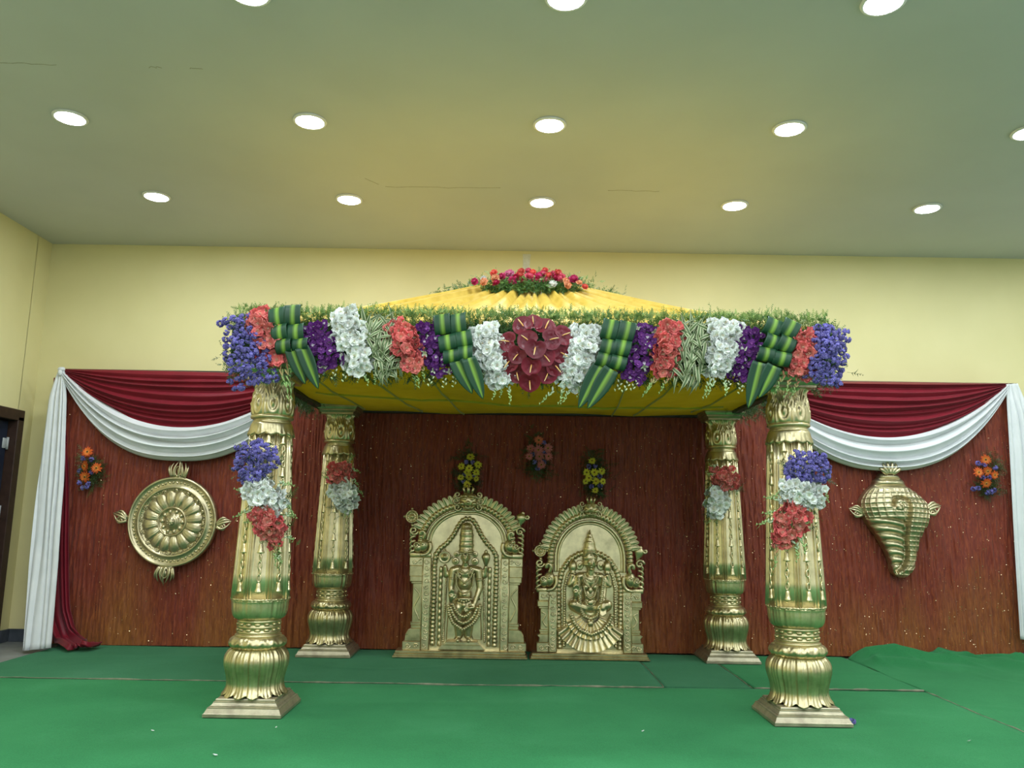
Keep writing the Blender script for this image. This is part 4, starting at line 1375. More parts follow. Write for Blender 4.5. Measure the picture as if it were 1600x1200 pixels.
# ------------------------------------------------------------------ flowers on the canopy peak
TY = 6.30
tb = thing('peak_bouquet', 'low oval bouquet of pink, coral and white blooms on the canopy peak', 'flowers', at(832, 460, 6.5))
TB = [(742, 440, 'magenta', .8), (757, 441, 'peach', .9), (756, 436, 'white', .7), (772, 427, 'coral', .8), (775, 436, 'peach', 1.0), (776, 443, 'crimson', .8), (785, 432, 'magenta', .8), (796, 429, 'pink', 1.0),
      (801, 440, 'magenta', 1.0), (812, 431, 'coral', .9), (815, 425, 'coral', .8), (818, 441, 'crimson', .9), (827, 433, 'rose_pink', 1.0), (832, 427, 'coral', .8), (842, 433, 'magenta', 1.0), (838, 441, 'crimson', 1.0), (848, 429, 'rose_pink', .9),
      (852, 424, 'coral', .8), (856, 432, 'coral', .9), (863, 446, 'white', 1.0), (866, 434, 'crimson', .9), (872, 428, 'coral', .9), (877, 435, 'rose_pink', 1.0), (886, 446, 'peach', .9), (884, 440, 'peach', .8), (896, 437, 'magenta', 1.0), (905, 443, 'peach', .7), (914, 449, 'coral', .7), (853, 438, 'rose_pink', .8), (806, 434, 'crimson', .8), (826, 424, 'rose_pink', .7), (864, 428, 'rose_pink', .7)]
rs = np.random.RandomState(600)
for px, py, c, s in TB:
    p = at(px, py, TY - .10 + .004 * (440 - py))
    link(c + '_bloom', FM[c + '_bloom'][rs.randint(2)], tb, mat4=TRS(p - tb.location, face_rot(rs, (px - 832) / 200, .35, .3), s * 1.12))
for px, py in ((880, 424), (914, 440), (830, 448), (790, 438)):
    link('leaf_blade', FM['leaf_blade'][0], tb, mat4=TRS(at(px, py + 8, TY - .08) - tb.location, (0, -1.2, 0), .6))
pk = []
for k in range(40):
    a = k * 2 * PI / 40
    pk.append(Vector((CCX + .46 * math.cos(a), CCY - .02 + .30 * math.sin(a), 3.135)))
g = fern_geo([p - tb.location for p in pk], 1100, .085, 601, .05, ((.03, .10, .03), (.16, .30, .08)), .5, (.07, .05, .03))
g.join(fern_geo([Vector((CCX + x, CCY - .44 + .9 * x * x, 3.075 - .05 * abs(x))) - tb.location for x in np.linspace(-.52, .52, 16)], 1300, .065, 605, .0, ((.025, .085, .025), (.15, .28, .07)), .8, (.02, .02, .02)))
g.join(fern_geo([Vector((CCX + x, CCY - .20, 3.13)) - tb.location for x in np.linspace(-.42, .42, 10)], 600, .07, 602, .1, ((.02, .07, .02), (.10, .2, .05)), .6, (.05, .08, .03)))
for p in pk:      # trailing ends either side
    pass
g.join(fern_geo([Vector((CCX + x, CCY - .02, 3.13)) - tb.location for x in (-.72, -.62, .58, .66)], 200, .07, 603, .0, ((.03, .09, .03), (.14, .26, .07)), .2, (.06, .05, .02)))
b = surf('fern_bed', g, M['leaf'], tb, False); b['kind'] = 'stuff'
part('foam_dome', g_ell(Vector((CCX, CCY - .04, 3.13)) - tb.location, (.44, .30, .085), 24, 10), M['foam'], tb)

# ------------------------------------------------------------------ sprays on the pillars
def spray(label, Y, layers, blades, seed):
    l0 = layers[0][1][0]
    t = thing('pillar_spray', label, 'flowers', at(l0[0], l0[1] + 40, Y + .04), 'flower sprays on the pillars')
    allp = []
    for i, (key, line, hw, n, size, spikes) in enumerate(layers):
        pts = bunch_points(line, hw, n, seed + i * 11, Y, .07)
        allp += pts
        nm = {'statice_cluster': 'statice_cluster', 'white_floret': 'white_floret', 'coral_floret': 'coral_floret'}[key]
        add_blooms(t, nm, key, pts, seed + i, size, -.1, .4)
        if spikes:
            add_spikes(t, 'bud_spike', 'white_bud_spike' if key == 'white_floret' else 'coral_bud_spike', spikes, Y - .03, seed + i)
    rs = np.random.RandomState(seed)
    for (x0, y0, x1, y1) in blades:
        a, b2 = at(x0, y0, Y - .02), at(x1, y1, Y - .03)
        d = b2 - a
        me = FM['white_bud_spike'][rs.randint(3)]
        L = -min(v.co.z for v in me.vertices)
        link('green_spike', me, t, mat4=Matrix.LocRotScale(a - t.location, Vector((0, 0, -1)).rotation_difference(d.normalized()), Vector((1.25, 1.25, d.length / L))))
        q = d.to_track_quat('X', 'Z')
        mb = FM['leaf_blade'][rs.randint(3)]
        link('leaf_blade', mb, t, mat4=Matrix.LocRotScale(a - t.location + Vector((0, .01, .004)), q, Vector((d.length / .13, d.length / .10, d.length / .13))))
    g = fern_geo([p[0] - t.location + Vector((0, .05, 0)) for p in allp[::2]], 200, .085, seed + 5, -.1, ((.02, .06, .015), (.08, .16, .04)), .5, (.03, .012, .03))
    b = surf('greenery', g, M['leaf'], t, False); b['kind'] = 'stuff'
    return t

SY1 = 5.345
spray('lavender, white and coral flower spray tied to the front pillar by the wheel plaque', SY1,
      [('statice_cluster', [(392, 692), (400, 722), (415, 742)], [22, 36, 30], 52, (.75, 1.05), ()),
       ('white_floret', [(388, 752), (408, 768), (436, 796)], [14, 24, 20], 42, (.62, .88), ()),
       ('coral_floret', [(402, 796), (420, 815), (432, 850)], [18, 24, 10], 30, (.62, .9), [(424, 850, 436, 884), (430, 830, 442, 862)])],
      [(388, 762, 366, 770), (434, 762, 462, 758), (440, 785, 460, 793), (442, 805, 464, 814), (390, 790, 367, 814), (398, 800, 378, 814), (446, 794, 464, 804), (432, 866, 434, 886), (448, 838, 454, 850)], 700)
spray('lavender, white and coral flower spray tied to the front pillar by the conch plaque', SY1,
      [('statice_cluster', [(1262, 708), (1262, 732), (1262, 750)], [22, 34, 32], 52, (.75, 1.05), ()),
       ('white_floret', [(1222, 768), (1252, 768), (1284, 776)], [14, 22, 16], 42, (.62, .88), ()),
       ('coral_floret', [(1250, 792), (1236, 812), (1214, 852)], [20, 26, 10], 32, (.62, .9), [(1212, 852, 1204, 892)])],
      [(1222, 764, 1204, 770), (1216, 774, 1194, 783), (1218, 795, 1192, 808), (1208, 806, 1184, 826), (1286, 770, 1298, 778), (1272, 782, 1296, 789), (1250, 820, 1268, 824), (1244, 830, 1254, 868), (1236, 846, 1246, 880), (1278, 786, 1284, 796)], 730)
SY2 = 7.545
spray('coral and white flower spray tied to the rear pillar beside the taller relief', SY2,
      [('coral_floret', [(530, 724), (534, 748)], [14, 19], 17, (.85, 1.1), ()),
       ('white_floret', [(530, 756), (538, 775), (546, 796)], [14, 21, 10], 24, (.85, 1.1), [(536, 794, 538, 812), (548, 790, 548, 808)])],
      [(518, 742, 502, 744), (548, 738, 564, 738), (550, 752, 564, 757), (550, 764, 570, 776), (520, 760, 508, 770), (546, 722, 556, 714)], 760)
spray('coral and white flower spray tied to the rear pillar beside the seated figure relief', SY2,
      [('coral_floret', [(1130, 732), (1134, 762)], [15, 19], 19, (.85, 1.1), ()),
       ('white_floret', [(1116, 764), (1120, 784), (1114, 806)], [13, 17, 9], 20, (.85, 1.1), [(1112, 800, 1104, 820), (1120, 800, 1116, 816)])],
      [(1120, 742, 1102, 734), (1112, 758, 1100, 762), (1106, 772, 1098, 792), (1146, 766, 1150, 776), (1120, 728, 1108, 722)], 790)

# ------------------------------------------------------------------ gerbera bouquets on the curtain
def curtain_bouquet(label, key, blooms, clusters, fern, seed, bs=1.0, fern_cols=((.015, .04, .012), (.05, .10, .03))):
    Y = 7.93
    cx = sum(b_[0] for b_ in blooms) / len(blooms); cy = sum(b_[1] for b_ in blooms) / len(blooms)
    t = thing('gerbera_bouquet', label, 'flowers', at(cx, cy, Y + .06), 'gerbera bouquets on the curtain')
    rs = np.random.RandomState(seed)
    for b_ in blooms:
        k = b_[3] if len(b_) > 3 else key
        p = at(b_[0], b_[1], Y - .02 - .02 * rs.rand())
        o = link('gerbera', FM[k][rs.randint(len(FM[k]))], t, mat4=TRS(p - t.location, face_rot(rs, (b_[0] - cx) * .015, -(b_[1] - cy) * .008, .16), b_[2] * bs))
        link('flower_eye', FM['gerbera_eye'][0], o)
    for px, py in clusters:
        p = at(px, py, Y)
        link('statice_cluster', FM['statice_cluster'][rs.randint(4)], t, mat4=TRS(p - t.location, face_rot(rs), .95))
    pts = [at(px, py, Y + .04) - t.location for px, py in fern]
    g = fern_geo(pts, 260, .12, seed + 3, .0, fern_cols, .4, (.04, .015, .05))
    b = surf('greenery', g, M['leaf'], t, False); b['kind'] = 'stuff'
    return t


curtain_bouquet('orange gerbera and lavender bouquet on the curtain beside the white drape by the door', 'orange_gerbera',
                [(137, 706, .95), (133, 728, 1.0), (151, 731, .95), (133, 745, 1.0)], [(130, 716), (143, 718), (125, 736), (143, 738), (124, 754), (136, 760), (130, 762), (138, 756)], [(140, 718), (150, 745), (140, 740)], 800, 1.4, ((.03, .05, .02), (.10, .14, .04)))
curtain_bouquet('orange gerbera and lavender bouquet on the curtain beside the white drape beyond the conch', 'orange_gerbera',
                [(1540, 718, .95), (1529, 738, .95), (1543, 736, .9), (1554, 742, .8), (1541, 755, .95)], [(1528, 724), (1538, 726), (1555, 731), (1536, 746), (1546, 746), (1521, 764), (1528, 763), (1543, 770), (1553, 766), (1548, 769)], [(1530, 755), (1545, 765), (1552, 725), (1540, 740)], 820, 1.35, ((.03, .05, .02), (.10, .14, .04)))
curtain_bouquet('yellow gerbera bouquet on the curtain above the taller relief panel', 'yellow_gerbera',
                [(735, 714, 1.0), (721, 729, .95), (747, 726, .95), (733, 732, 1.0), (730, 738, .9), (744, 738, .9), (733, 745, 1.0), (720, 746, .8), (744, 748, .7), (730, 757, .95)], [(728, 722), (738, 722), (726, 742), (740, 743), (724, 752)], [(730, 712), (735, 735), (728, 755), (722, 762), (738, 740), (732, 700), (727, 768)], 840, 1.05)
curtain_bouquet('yellow gerbera bouquet on the curtain above the seated-figure relief panel', 'yellow_gerbera',
                [(925, 720, .9), (917, 738, .95), (929, 738, 1.0), (940, 736, .95), (920, 747, .95), (915, 752, .8), (931, 752, 1.0), (942, 752, .8), (930, 766, .8)], [(920, 729), (930, 728), (937, 744), (925, 745), (938, 759), (924, 760)], [(925, 715), (935, 725), (920, 735), (930, 755), (925, 770), (940, 760), (927, 708)], 860, 1.05)
curtain_bouquet('dusky pink gerbera bouquet high on the curtain between the two yellow ones', 'pink_gerbera',
                [(842, 688, 1.05, 'salmon_gerbera'), (829, 701, .95), (841, 703, 1.1), (856, 700, 1.0), (843, 713, 1.1), (827, 713, .8), (857, 713, .9), (846, 726, .95)], [(850, 692), (832, 710), (851, 708), (835, 722), (840, 732), (850, 722)], [(832, 690), (845, 700), (838, 725), (845, 735), (830, 715), (855, 715)], 880, 1.2)
# ================================================================== RELIEF HELPERS
def spiral(cx, cz, r, turns, y, th=.006, a0=0, sgn=1, n=22, k=6):
    t = np.linspace(0, 1, n)
    rr = r * (1 - .85 * t)
    a = a0 + sgn * t * turns * 2 * PI
    return g_tube(np.stack([cx + rr * np.cos(a), np.full(n, y), cz + rr * np.sin(a)], 1), th * (1 - .35 * t), k)


def strand(pts, r, k=8, n=None, bead=None, y=None):
    """round moulding through points; with bead = spacing it swells and narrows like a rope of beads"""
    p = np.array(pts, float)
    d = np.r_[0, np.cumsum(np.linalg.norm(np.diff(p, axis=0), axis=1))]
    n = n or max(8, int(d[-1] / .012))
    if bead:
        n = max(n, int(d[-1] / bead * 6))
    t = np.linspace(0, d[-1], n)
    q = np.stack([np.interp(t, d, p[:, i]) for i in range(3)], 1)
    for _ in range(4 if len(p) > 2 else 0):
        q[1:-1] = .25 * q[:-2] + .5 * q[1:-1] + .25 * q[2:]
    rad = np.full(n, r)
    if bead:
        rad = r * (.62 + .38 * np.abs(np.sin(PI * t / bead)) ** .6)
    return g_tube(q, rad, k)


def arc_pts(cx, cz, rx, rz, a0, a1, y, n=30):
    a = np.radians(np.linspace(a0, a1, n))
    return np.stack([cx + rx * np.cos(a), np.full(n, y), cz + rz * np.sin(a)], 1)


def flame_geo(s=1.0, curl=0.0):
    """little flame finial pointing up, about s wide; local XZ, viewer at -Y"""
    g = G()
    g.join(g_ell((0, 0, .38), (.15, .16, .28), 10, 8))
    for i, (x0, x1, z1, bx) in enumerate(((-.22, -.05, 1.02, -.42), (.22, .06, 1.0, .42), (-.34, -.34, .92, -.62), (.34, .36, .94, .62), (-.42, -.56, .74, -.70), (.42, .58, .76, .70), (0, .0, 1.16, .14))):
        t = np.linspace(0, 1, 10)
        X = (1 - t) ** 2 * x0 + 2 * t * (1 - t) * bx + t ** 2 * (x1 + curl * .3)
        Z = (1 - t) ** 2 * .02 + 2 * t * (1 - t) * .45 + t ** 2 * z1
        g.join(g_tube(np.stack([X, -.05 - .10 * np.sin(PI * t), Z], 1), .10 * (1 - t) ** .7 + .012, 7))
    g.join(g_tube(arc_pts(0, .36, .20, .32, -90, 270, -.13, 26), .04, 6, False))
    g.join(g_box(-.42, .42, -.10, .10, -.10, .08, .03))
    v = np.concatenate(g.v) * s
    return G().add(v, g.f)


def swirl_geo(s, sgn):
    """curled leaf finial pointing to +X*sgn"""
    g = G()
    for i, (h, L) in enumerate(((.0, 1.0), (.16, 1.05), (.32, .95), (.46, .75))):
        t = np.linspace(0, 1, 14)
        X = sgn * (L * t); Z = h * .4 * (1 - t) + (.10 + h) * np.sin(PI * t * .9) * .9 - .25 * np.sin(PI * t) * (i == 0) + .42 * t ** 3
        g.join(g_tube(np.stack([X, -.08 - .10 * np.sin(PI * t), Z], 1), .12 * (1 - t) ** .6 + .012, 7))
    g.join(spiral(sgn * .42, -.02, .26, 1.4, -.16, .075, PI / 2, -sgn))
    v = np.concatenate(g.v) * s
    return G().add(v, g.f)


# ================================================================== WHEEL PLAQUE
WY = 7.96
wc = at(270, 815, WY)
wheel = thing('wheel_plaque', 'round gold wheel plaque with petals and flame tips on the rust curtain', 'plaque', wc, None, (0, math.radians(3), 0))
WR = .432
def lathe_face(prof, n=96, mod=None):
    """lathe about the viewing axis: prof = [(radius, depth towards viewer)]"""
    g = g_lathe(prof, n, mod)
    v = np.concatenate(g.v)
    return G().add(np.stack([v[:, 0], -v[:, 2], v[:, 1]], 1), g.f)
part('disc', lathe_face([(WR, -.03), (WR, .018), (WR - .006, .028), (WR - .018, .032), (WR - .026, .024), (WR - .030, .018), (.345, .016), (.338, .026), (.330, .030), (.321, .026), (.314, .012), (.300, .006), (.145, .004), (.14, .03), (.134, .036), (.126, .03), (.122, .016), (.07, .018), (.066, .03), (.055, .036), (.002, .04)]), M['gold_dull'], wheel)
pg = G()
t_, s_ = np.meshgrid(np.linspace(0, 1, 12), np.linspace(-1, 1, 13), indexing='ij')
wd = .022 + .036 * np.sin(PI * np.clip(t_ * .80 + .05, 0, 1)) ** 1.1 * (t_ < 2) + .010 * t_
wd = wd * (1 - np.clip((t_ - .88) / .12, 0, 1) ** 2 * .75)
px_ = .142 + .150 * t_
dep = .008 + .030 * np.sqrt(np.clip(1 - s_ ** 2, 0, 1)) * np.sin(PI * np.clip(.15 + t_ * .75, 0, 1)) + .0035 * np.cos(s_ * 14) * np.clip(1.1 - t_, 0, 1) - .006 * np.exp(-((np.abs(s_) - .78) / .1) ** 2)
pg = G().add(np.stack([px_, -dep, s_ * wd], -1).reshape(-1, 3), grid_faces(12, 13))
petal_me = fix_normals(pg.mesh('petal', M['gold_dull']))
cusp_me = fix_normals(g_tube([(.288, -.012, -.026), (.303, -.02, -.012), (.312, -.02, 0), (.303, -.02, .012), (.288, -.012, .026)], .0055, 6).join(g_ell((.298, -.012, 0), (.008, .008, .012), 8, 6)).mesh('petal_cusp', M['gold_dull']))
bead_g = G()
for q in range(8):
    bead_g.join(g_ell((.152 + .0165 * q, -.017, 0), .0058, 6, 5))
NPET = 16
for k in range(NPET):
    a = -(k + .5) * 2 * PI / NPET
    link('petal', petal_me, wheel, rot=(0, a, 0))
    bb = link('bead_row', bead_me, wheel, rot=(0, a + PI / NPET, 0)) if k else None
    if k == 0:
        bead_me = fix_normals(bead_g.mesh('bead_row', M['gold_dull']))
        bb = link('bead_row', bead_me, wheel, rot=(0, a + PI / NPET, 0))
    bb['kind'] = 'stuff'
    link('petal_cusp', cusp_me, wheel, rot=(0, a + PI / NPET, 0))
g = G()
for k in range(64):
    a = k * 2 * PI / 64
    g.join(g_ell((0, 0, 0), (.0165, .010, .009), 6, 5), TRS((.375 * math.cos(a), -.019, .375 * math.sin(a)), (0, -a + (.9 if k % 2 else -.9), 0)))
for k in range(90):
    a = k * 2 * PI / 90
    g.join(g_ell((.309 * math.cos(a), -.014, .309 * math.sin(a)), .006, 6, 4))
b = part('rim_beading', g, M['gold_dull'], wheel); b['kind'] = 'stuff'
sc_me = fix_normals(g_ell((.098, -.018, 0), (.022, .014, .020), 10, 6).mesh('scallop', M['gold_dull']))
for k in range(10):
    link('scallop', sc_me, wheel, rot=(0, k * 2 * PI / 10, 0))
hub = part('hub', lathe_face([(.052, .03), (.056, .044), (.050, .052), (.044, .05), (.042, .056), (.03, .066), (.012, .072), (.001, .073)], 40), M['gold_dull'], wheel)
g = G()
for k in range(8):
    a = k * 2 * PI / 8
    g.join(g_ell((.028 * math.cos(a), -.066, .028 * math.sin(a)), .0085, 8, 6))
g.join(g_ell((0, -.072, 0), .010, 8, 6))
b = part('hub_beads', g, M['gold_dull'], hub); b['kind'] = 'stuff'
fl_me = fix_normals(flame_geo(.15).mesh('flame_tip', M['gold_dull']))
link('flame_tip', fl_me, wheel, mat4=TRS((.0, -.01, WR)))
link('flame_tip', fl_me, wheel, mat4=TRS((.0, -.01, -WR), (0, PI, 0)))
part('flame_tip', swirl_geo(.135, 1), M['gold_dull'], wheel, mat4=TRS((WR + .005, -.012, -.02)))
part('flame_tip', swirl_geo(.135, -1), M['gold_dull'], wheel, mat4=TRS((-WR - .005, -.012, -.02)))

# ================================================================== CONCH PLAQUE
SX0, SZ0, SPX = 470.0, 620.0, 958.0        # zoomed photo pixels per metre
cc = at(1320 + 470 / 6.0, 710 + 620 / 6.0, WY)
conch = thing('conch_plaque', 'gold conch shell plaque with netted body on the rust curtain', 'plaque', cc, None)
outl = np.array([  # z pixel, left x, right x
    (185, 365, 490), (205, 340, 520), (232, 335, 540), (250, 300, 565), (290, 290, 575), (310, 265, 600), (350, 215, 660), (400, 175, 715), (450, 150, 760), (500, 148, 785), (560, 165, 790),
    (600, 185, 785), (640, 205, 770), (700, 245, 735), (760, 290, 700), (820, 325, 675), (900, 365, 655), (960, 388, 645), (1020, 405, 630), (1060, 408, 612), (1090, 418, 590), (1120, 440, 560), (1138, 480, 525)], float)
nzv, nu = 190, 150
zz = np.linspace(186, 1137, nzv)
lx = np.interp(zz, outl[:, 0], outl[:, 1]); rx = np.interp(zz, outl[:, 0], outl[:, 2])
ker = np.ones(5) / 5
lx[2:-2] = np.convolve(lx, ker, 'valid'); rx[2:-2] = np.convolve(rx, ker, 'valid')
Uc, Zc = np.meshgrid(np.linspace(-1, 1, nu), zz, indexing='ij')
ue = np.sin(Uc * PI / 2)
Xc = (lx + rx) / 2 + ue * (rx - lx) / 2
half = (rx - lx) / 2
D = np.sqrt(np.clip(1 - ue ** 2, 0, 1)) * half * .52
# opening groove: hook curve then a long S down to the tip
hook = [(440, 470), (450, 490), (475, 490), (488, 470), (478, 440), (450, 428), (418, 440), (402, 475)]
gro = np.array([(400, 480), (402, 440), (430, 410), (475, 405), (515, 425), (538, 470), (540, 530), (528, 600), (518, 680), (515, 760), (520, 840), (528, 910), (520, 980), (490, 1040), (455, 1068)], float)
dg_ = np.r_[0, np.cumsum(np.linalg.norm(np.diff(gro, axis=0), axis=1))]
tq = np.linspace(0, dg_[-1], 160)
grs = np.stack([np.interp(tq, dg_, gro[:, 0]), np.interp(tq, dg_, gro[:, 1])], 1)
for _ in range(4):
    grs[1:-1] = .25 * grs[:-2] + .5 * grs[1:-1] + .25 * grs[2:]
pp_ = np.stack([Xc.ravel(), Zc.ravel()], 1)
dmin = np.full(len(pp_), 1e9)
for q in grs:
    dmin = np.minimum(dmin, np.hypot(pp_[:, 0] - q[0], pp_[:, 1] - q[1]))
dmin = dmin.reshape(Xc.shape)
gx = np.interp(Zc, [405, 430, 470, 530, 600, 680, 760, 840, 910, 980, 1040, 1068], [475, 520, 540, 542, 528, 518, 515, 520, 528, 520, 490, 455])
left = Xc < gx
ribzone = left & (Zc > 600 + (Xc - 150) * -.02 - 20 * np.sin((Xc - 150) / 350 * PI) + 20) & (Zc < 1075)
# horizontal ribs of the mouth side, drooping towards the left
zr = Zc + .22 * (gx - Xc) * .6 + 18 * np.sin((Xc - lx) / np.maximum(gx - lx, 1) * PI)
per_ = 66.0
phr = ((zr - 640) / per_)
rib = np.abs(np.sin(PI * phr)) ** .7
D = np.where(ribzone, D * .80 + 34 * rib - 14, D)
# raised net on the rest
netz = (Zc > 318) & ~ribzone
row = 44.0
cz_ = (Zc - 318 + 14 * ((Xc - 470) / 320) ** 2 * -1.2) / row
tx_ = (Xc - (lx + rx) / 2) / np.maximum(half, 1)
cx_ = np.where(left, np.arcsin(np.clip(tx_, -1, 1)) / (PI / 2) * 6.6, (Xc - gx) / 44.0)
cx_ = np.where(left, cx_ + .35 * np.floor(cz_ * 0), cx_)
lz = np.abs((cz_ % 1.0) - .5) * 2; lxn = np.abs((cx_ % 1.0) - .5) * 2
net = np.maximum(np.exp(-((1 - lz) / .20) ** 2), np.exp(-((1 - lxn) / .18) ** 2))
D = np.where(netz, D + 15 * net - 5, D)
# groove and its milled edge
D = D - 62 * np.exp(-(dmin / 17) ** 2) * (Zc > 395)
edge = np.exp(-((dmin - 34) / 11) ** 2) * (Zc > 395) * (Xc > gx - 4)
D = D + edge * (12 + 4 * np.sin(Zc * .55))
# curl at the top of the groove
rr_ = np.hypot(Xc - 455, Zc - 485); aa_ = np.arctan2(Zc - 485, Xc - 455)
D = np.where(rr_ < 62, D + 9 * np.sin(rr_ / 9.0 - aa_) * np.clip((62 - rr_) / 20, 0, 1) + 10 * np.clip((62 - rr_) / 62, 0, 1), D)
# collar mouldings at the top
col_ = 18 * np.exp(-((Zc - 215) / 14) ** 2) - 26 * np.exp(-((Zc - 240) / 8) ** 2) + 24 * np.exp(-((Zc - 272) / 20) ** 2) - 26 * np.exp(-((Zc - 304) / 8) ** 2)
D = D + col_ * np.sqrt(np.clip(1 - ue ** 2, 0, 1))
Pc = np.stack([(Xc - SX0) / SPX, -(np.maximum(D, -2) / SPX) - .005, -(Zc - SZ0) / SPX], -1)
back = Pc.copy(); back[..., 1] = .06
fc = grid_faces(nu, nzv)
gC = G().add(Pc.reshape(-1, 3), fc)
bl, br = np.concatenate([Pc[:1], back[:1]]), np.concatenate([back[-1:], Pc[-1:]])
gC.join(g_grid(bl)); gC.join(g_grid(br))
surf('shell', gC, M['gold_dull'], conch)
def cpx(x, z, d=0.0):
    return (x - SX0) / SPX, -d, -(z - SZ0) / SPX
g = G()
for k, (dx, h) in enumerate(((-.085, .06), (-.055, .10), (-.020, .125), (.020, .125), (.055, .10), (.085, .065))):
    t = np.linspace(0, 1, 10)
    g.join(g_tube(np.stack([dx * (.35 + .75 * np.sin(PI * t * .62)), -.03 - .02 * np.sin(PI * t), -.01 + h * t], 1), .021 * (1 - t) ** .5 + .003, 7))
g.join(g_ell((0, -.045, .008), (.022, .02, .03), 10, 7))
x_, y_, z_ = cpx(425, 175)
part('lotus_finial', g, M['gold_dull'], conch, mat4=TRS((x_, -.02, z_)))
x_, y_, z_ = cpx(760, 540)
part('curled_finial', swirl_geo(.145, 1), M['gold_dull'], conch, mat4=TRS((x_, .0, z_)))
x_, y_, z_ = cpx(165, 570)
part('curled_finial', swirl_geo(.125, -1), M['gold_dull'], conch, mat4=TRS((x_, .0, z_)))

# ================================================================== RELIEF PANELS
def hand(P, d_up, d_side, s=1.0):
    """open palm facing the viewer: fingers along d_up, thumb towards d_side"""
    g = G(); P = np.array(P, float); u = np.array(d_up, float); u /= np.linalg.norm(u); w = np.array(d_side, float); w /= np.linalg.norm(w)
    f = np.array([0, -1.0, 0])
    g.join(capsule(P - u * .012 * s, .019 * s, P + u * .014 * s, .021 * s, 10))
    for k, (off, L) in enumerate(((-.020, .040), (-.007, .050), (.007, .047), (.020, .036))):
        b0 = P + u * .022 * s + w * off * -1 * s
        g.join(capsule(b0, .0082 * s, b0 + u * L * .55 * s + f * .002, .0076 * s, 8))
        g.join(capsule(b0 + u * L * .55 * s + f * .002, .0076 * s, b0 + u * L * s + f * .007 * s, .0062 * s, 8))
    b0 = P - u * .010 * s + w * .016 * s
    g.join(capsule(b0, .010 * s, b0 + (w * .020 + u * .018) * s, .0085 * s, 8))
    g.join(capsule(b0 + (w * .020 + u * .018) * s, .0085 * s, b0 + (w * .024 + u * .036) * s, .0065 * s, 8))
    return g


def face(g, c, s):
    """head with eyes, nose, mouth, ears around centre c (viewer at -Y), s = half height"""
    c = np.array(c, float)
    g.join(g_ell(c, (.74 * s, .78 * s, s), 18, 14))
    g.join(g_ell(c + np.array([0, -.18 * s, -.45 * s]), (.50 * s, .52 * s, .45 * s), 14, 10))
    for sx in (-1, 1):
        g.join(g_ell(c + np.array([sx * .30 * s, -.70 * s, .08 * s]), (.19 * s, .10 * s, .085 * s), 10, 7))
        g.join(capsule(c + np.array([sx * .12 * s, -.72 * s, .26 * s]), .04 * s, c + np.array([sx * .46 * s, -.62 * s, .24 * s]), .03 * s, 6))
        g.join(g_ell(c + np.array([sx * .76 * s, .0, -.05 * s]), (.12 * s, .2 * s, .34 * s), 10, 8))
    g.join(capsule(c + np.array([0, -.74 * s, .18 * s]), .06 * s, c + np.array([0, -.90 * s, -.20 * s]), .11 * s, 8))
    for sx in (-1, 1):
        g.join(g_ell(c + np.array([sx * .10 * s, -.82 * s, -.22 * s]), .075 * s, 8, 6))
    g.join(g_ell(c + np.array([0, -.76 * s, -.46 * s]), (.20 * s, .09 * s, .05 * s), 10, 6))
    g.join(g_ell(c + np.array([0, -.76 * s, -.55 * s]), (.17 * s, .09 * s, .055 * s), 10, 6))
    g.join(g_ell(c + np.array([0, -.66 * s, -.82 * s]), (.2 * s, .16 * s, .14 * s), 10, 6))
    return g


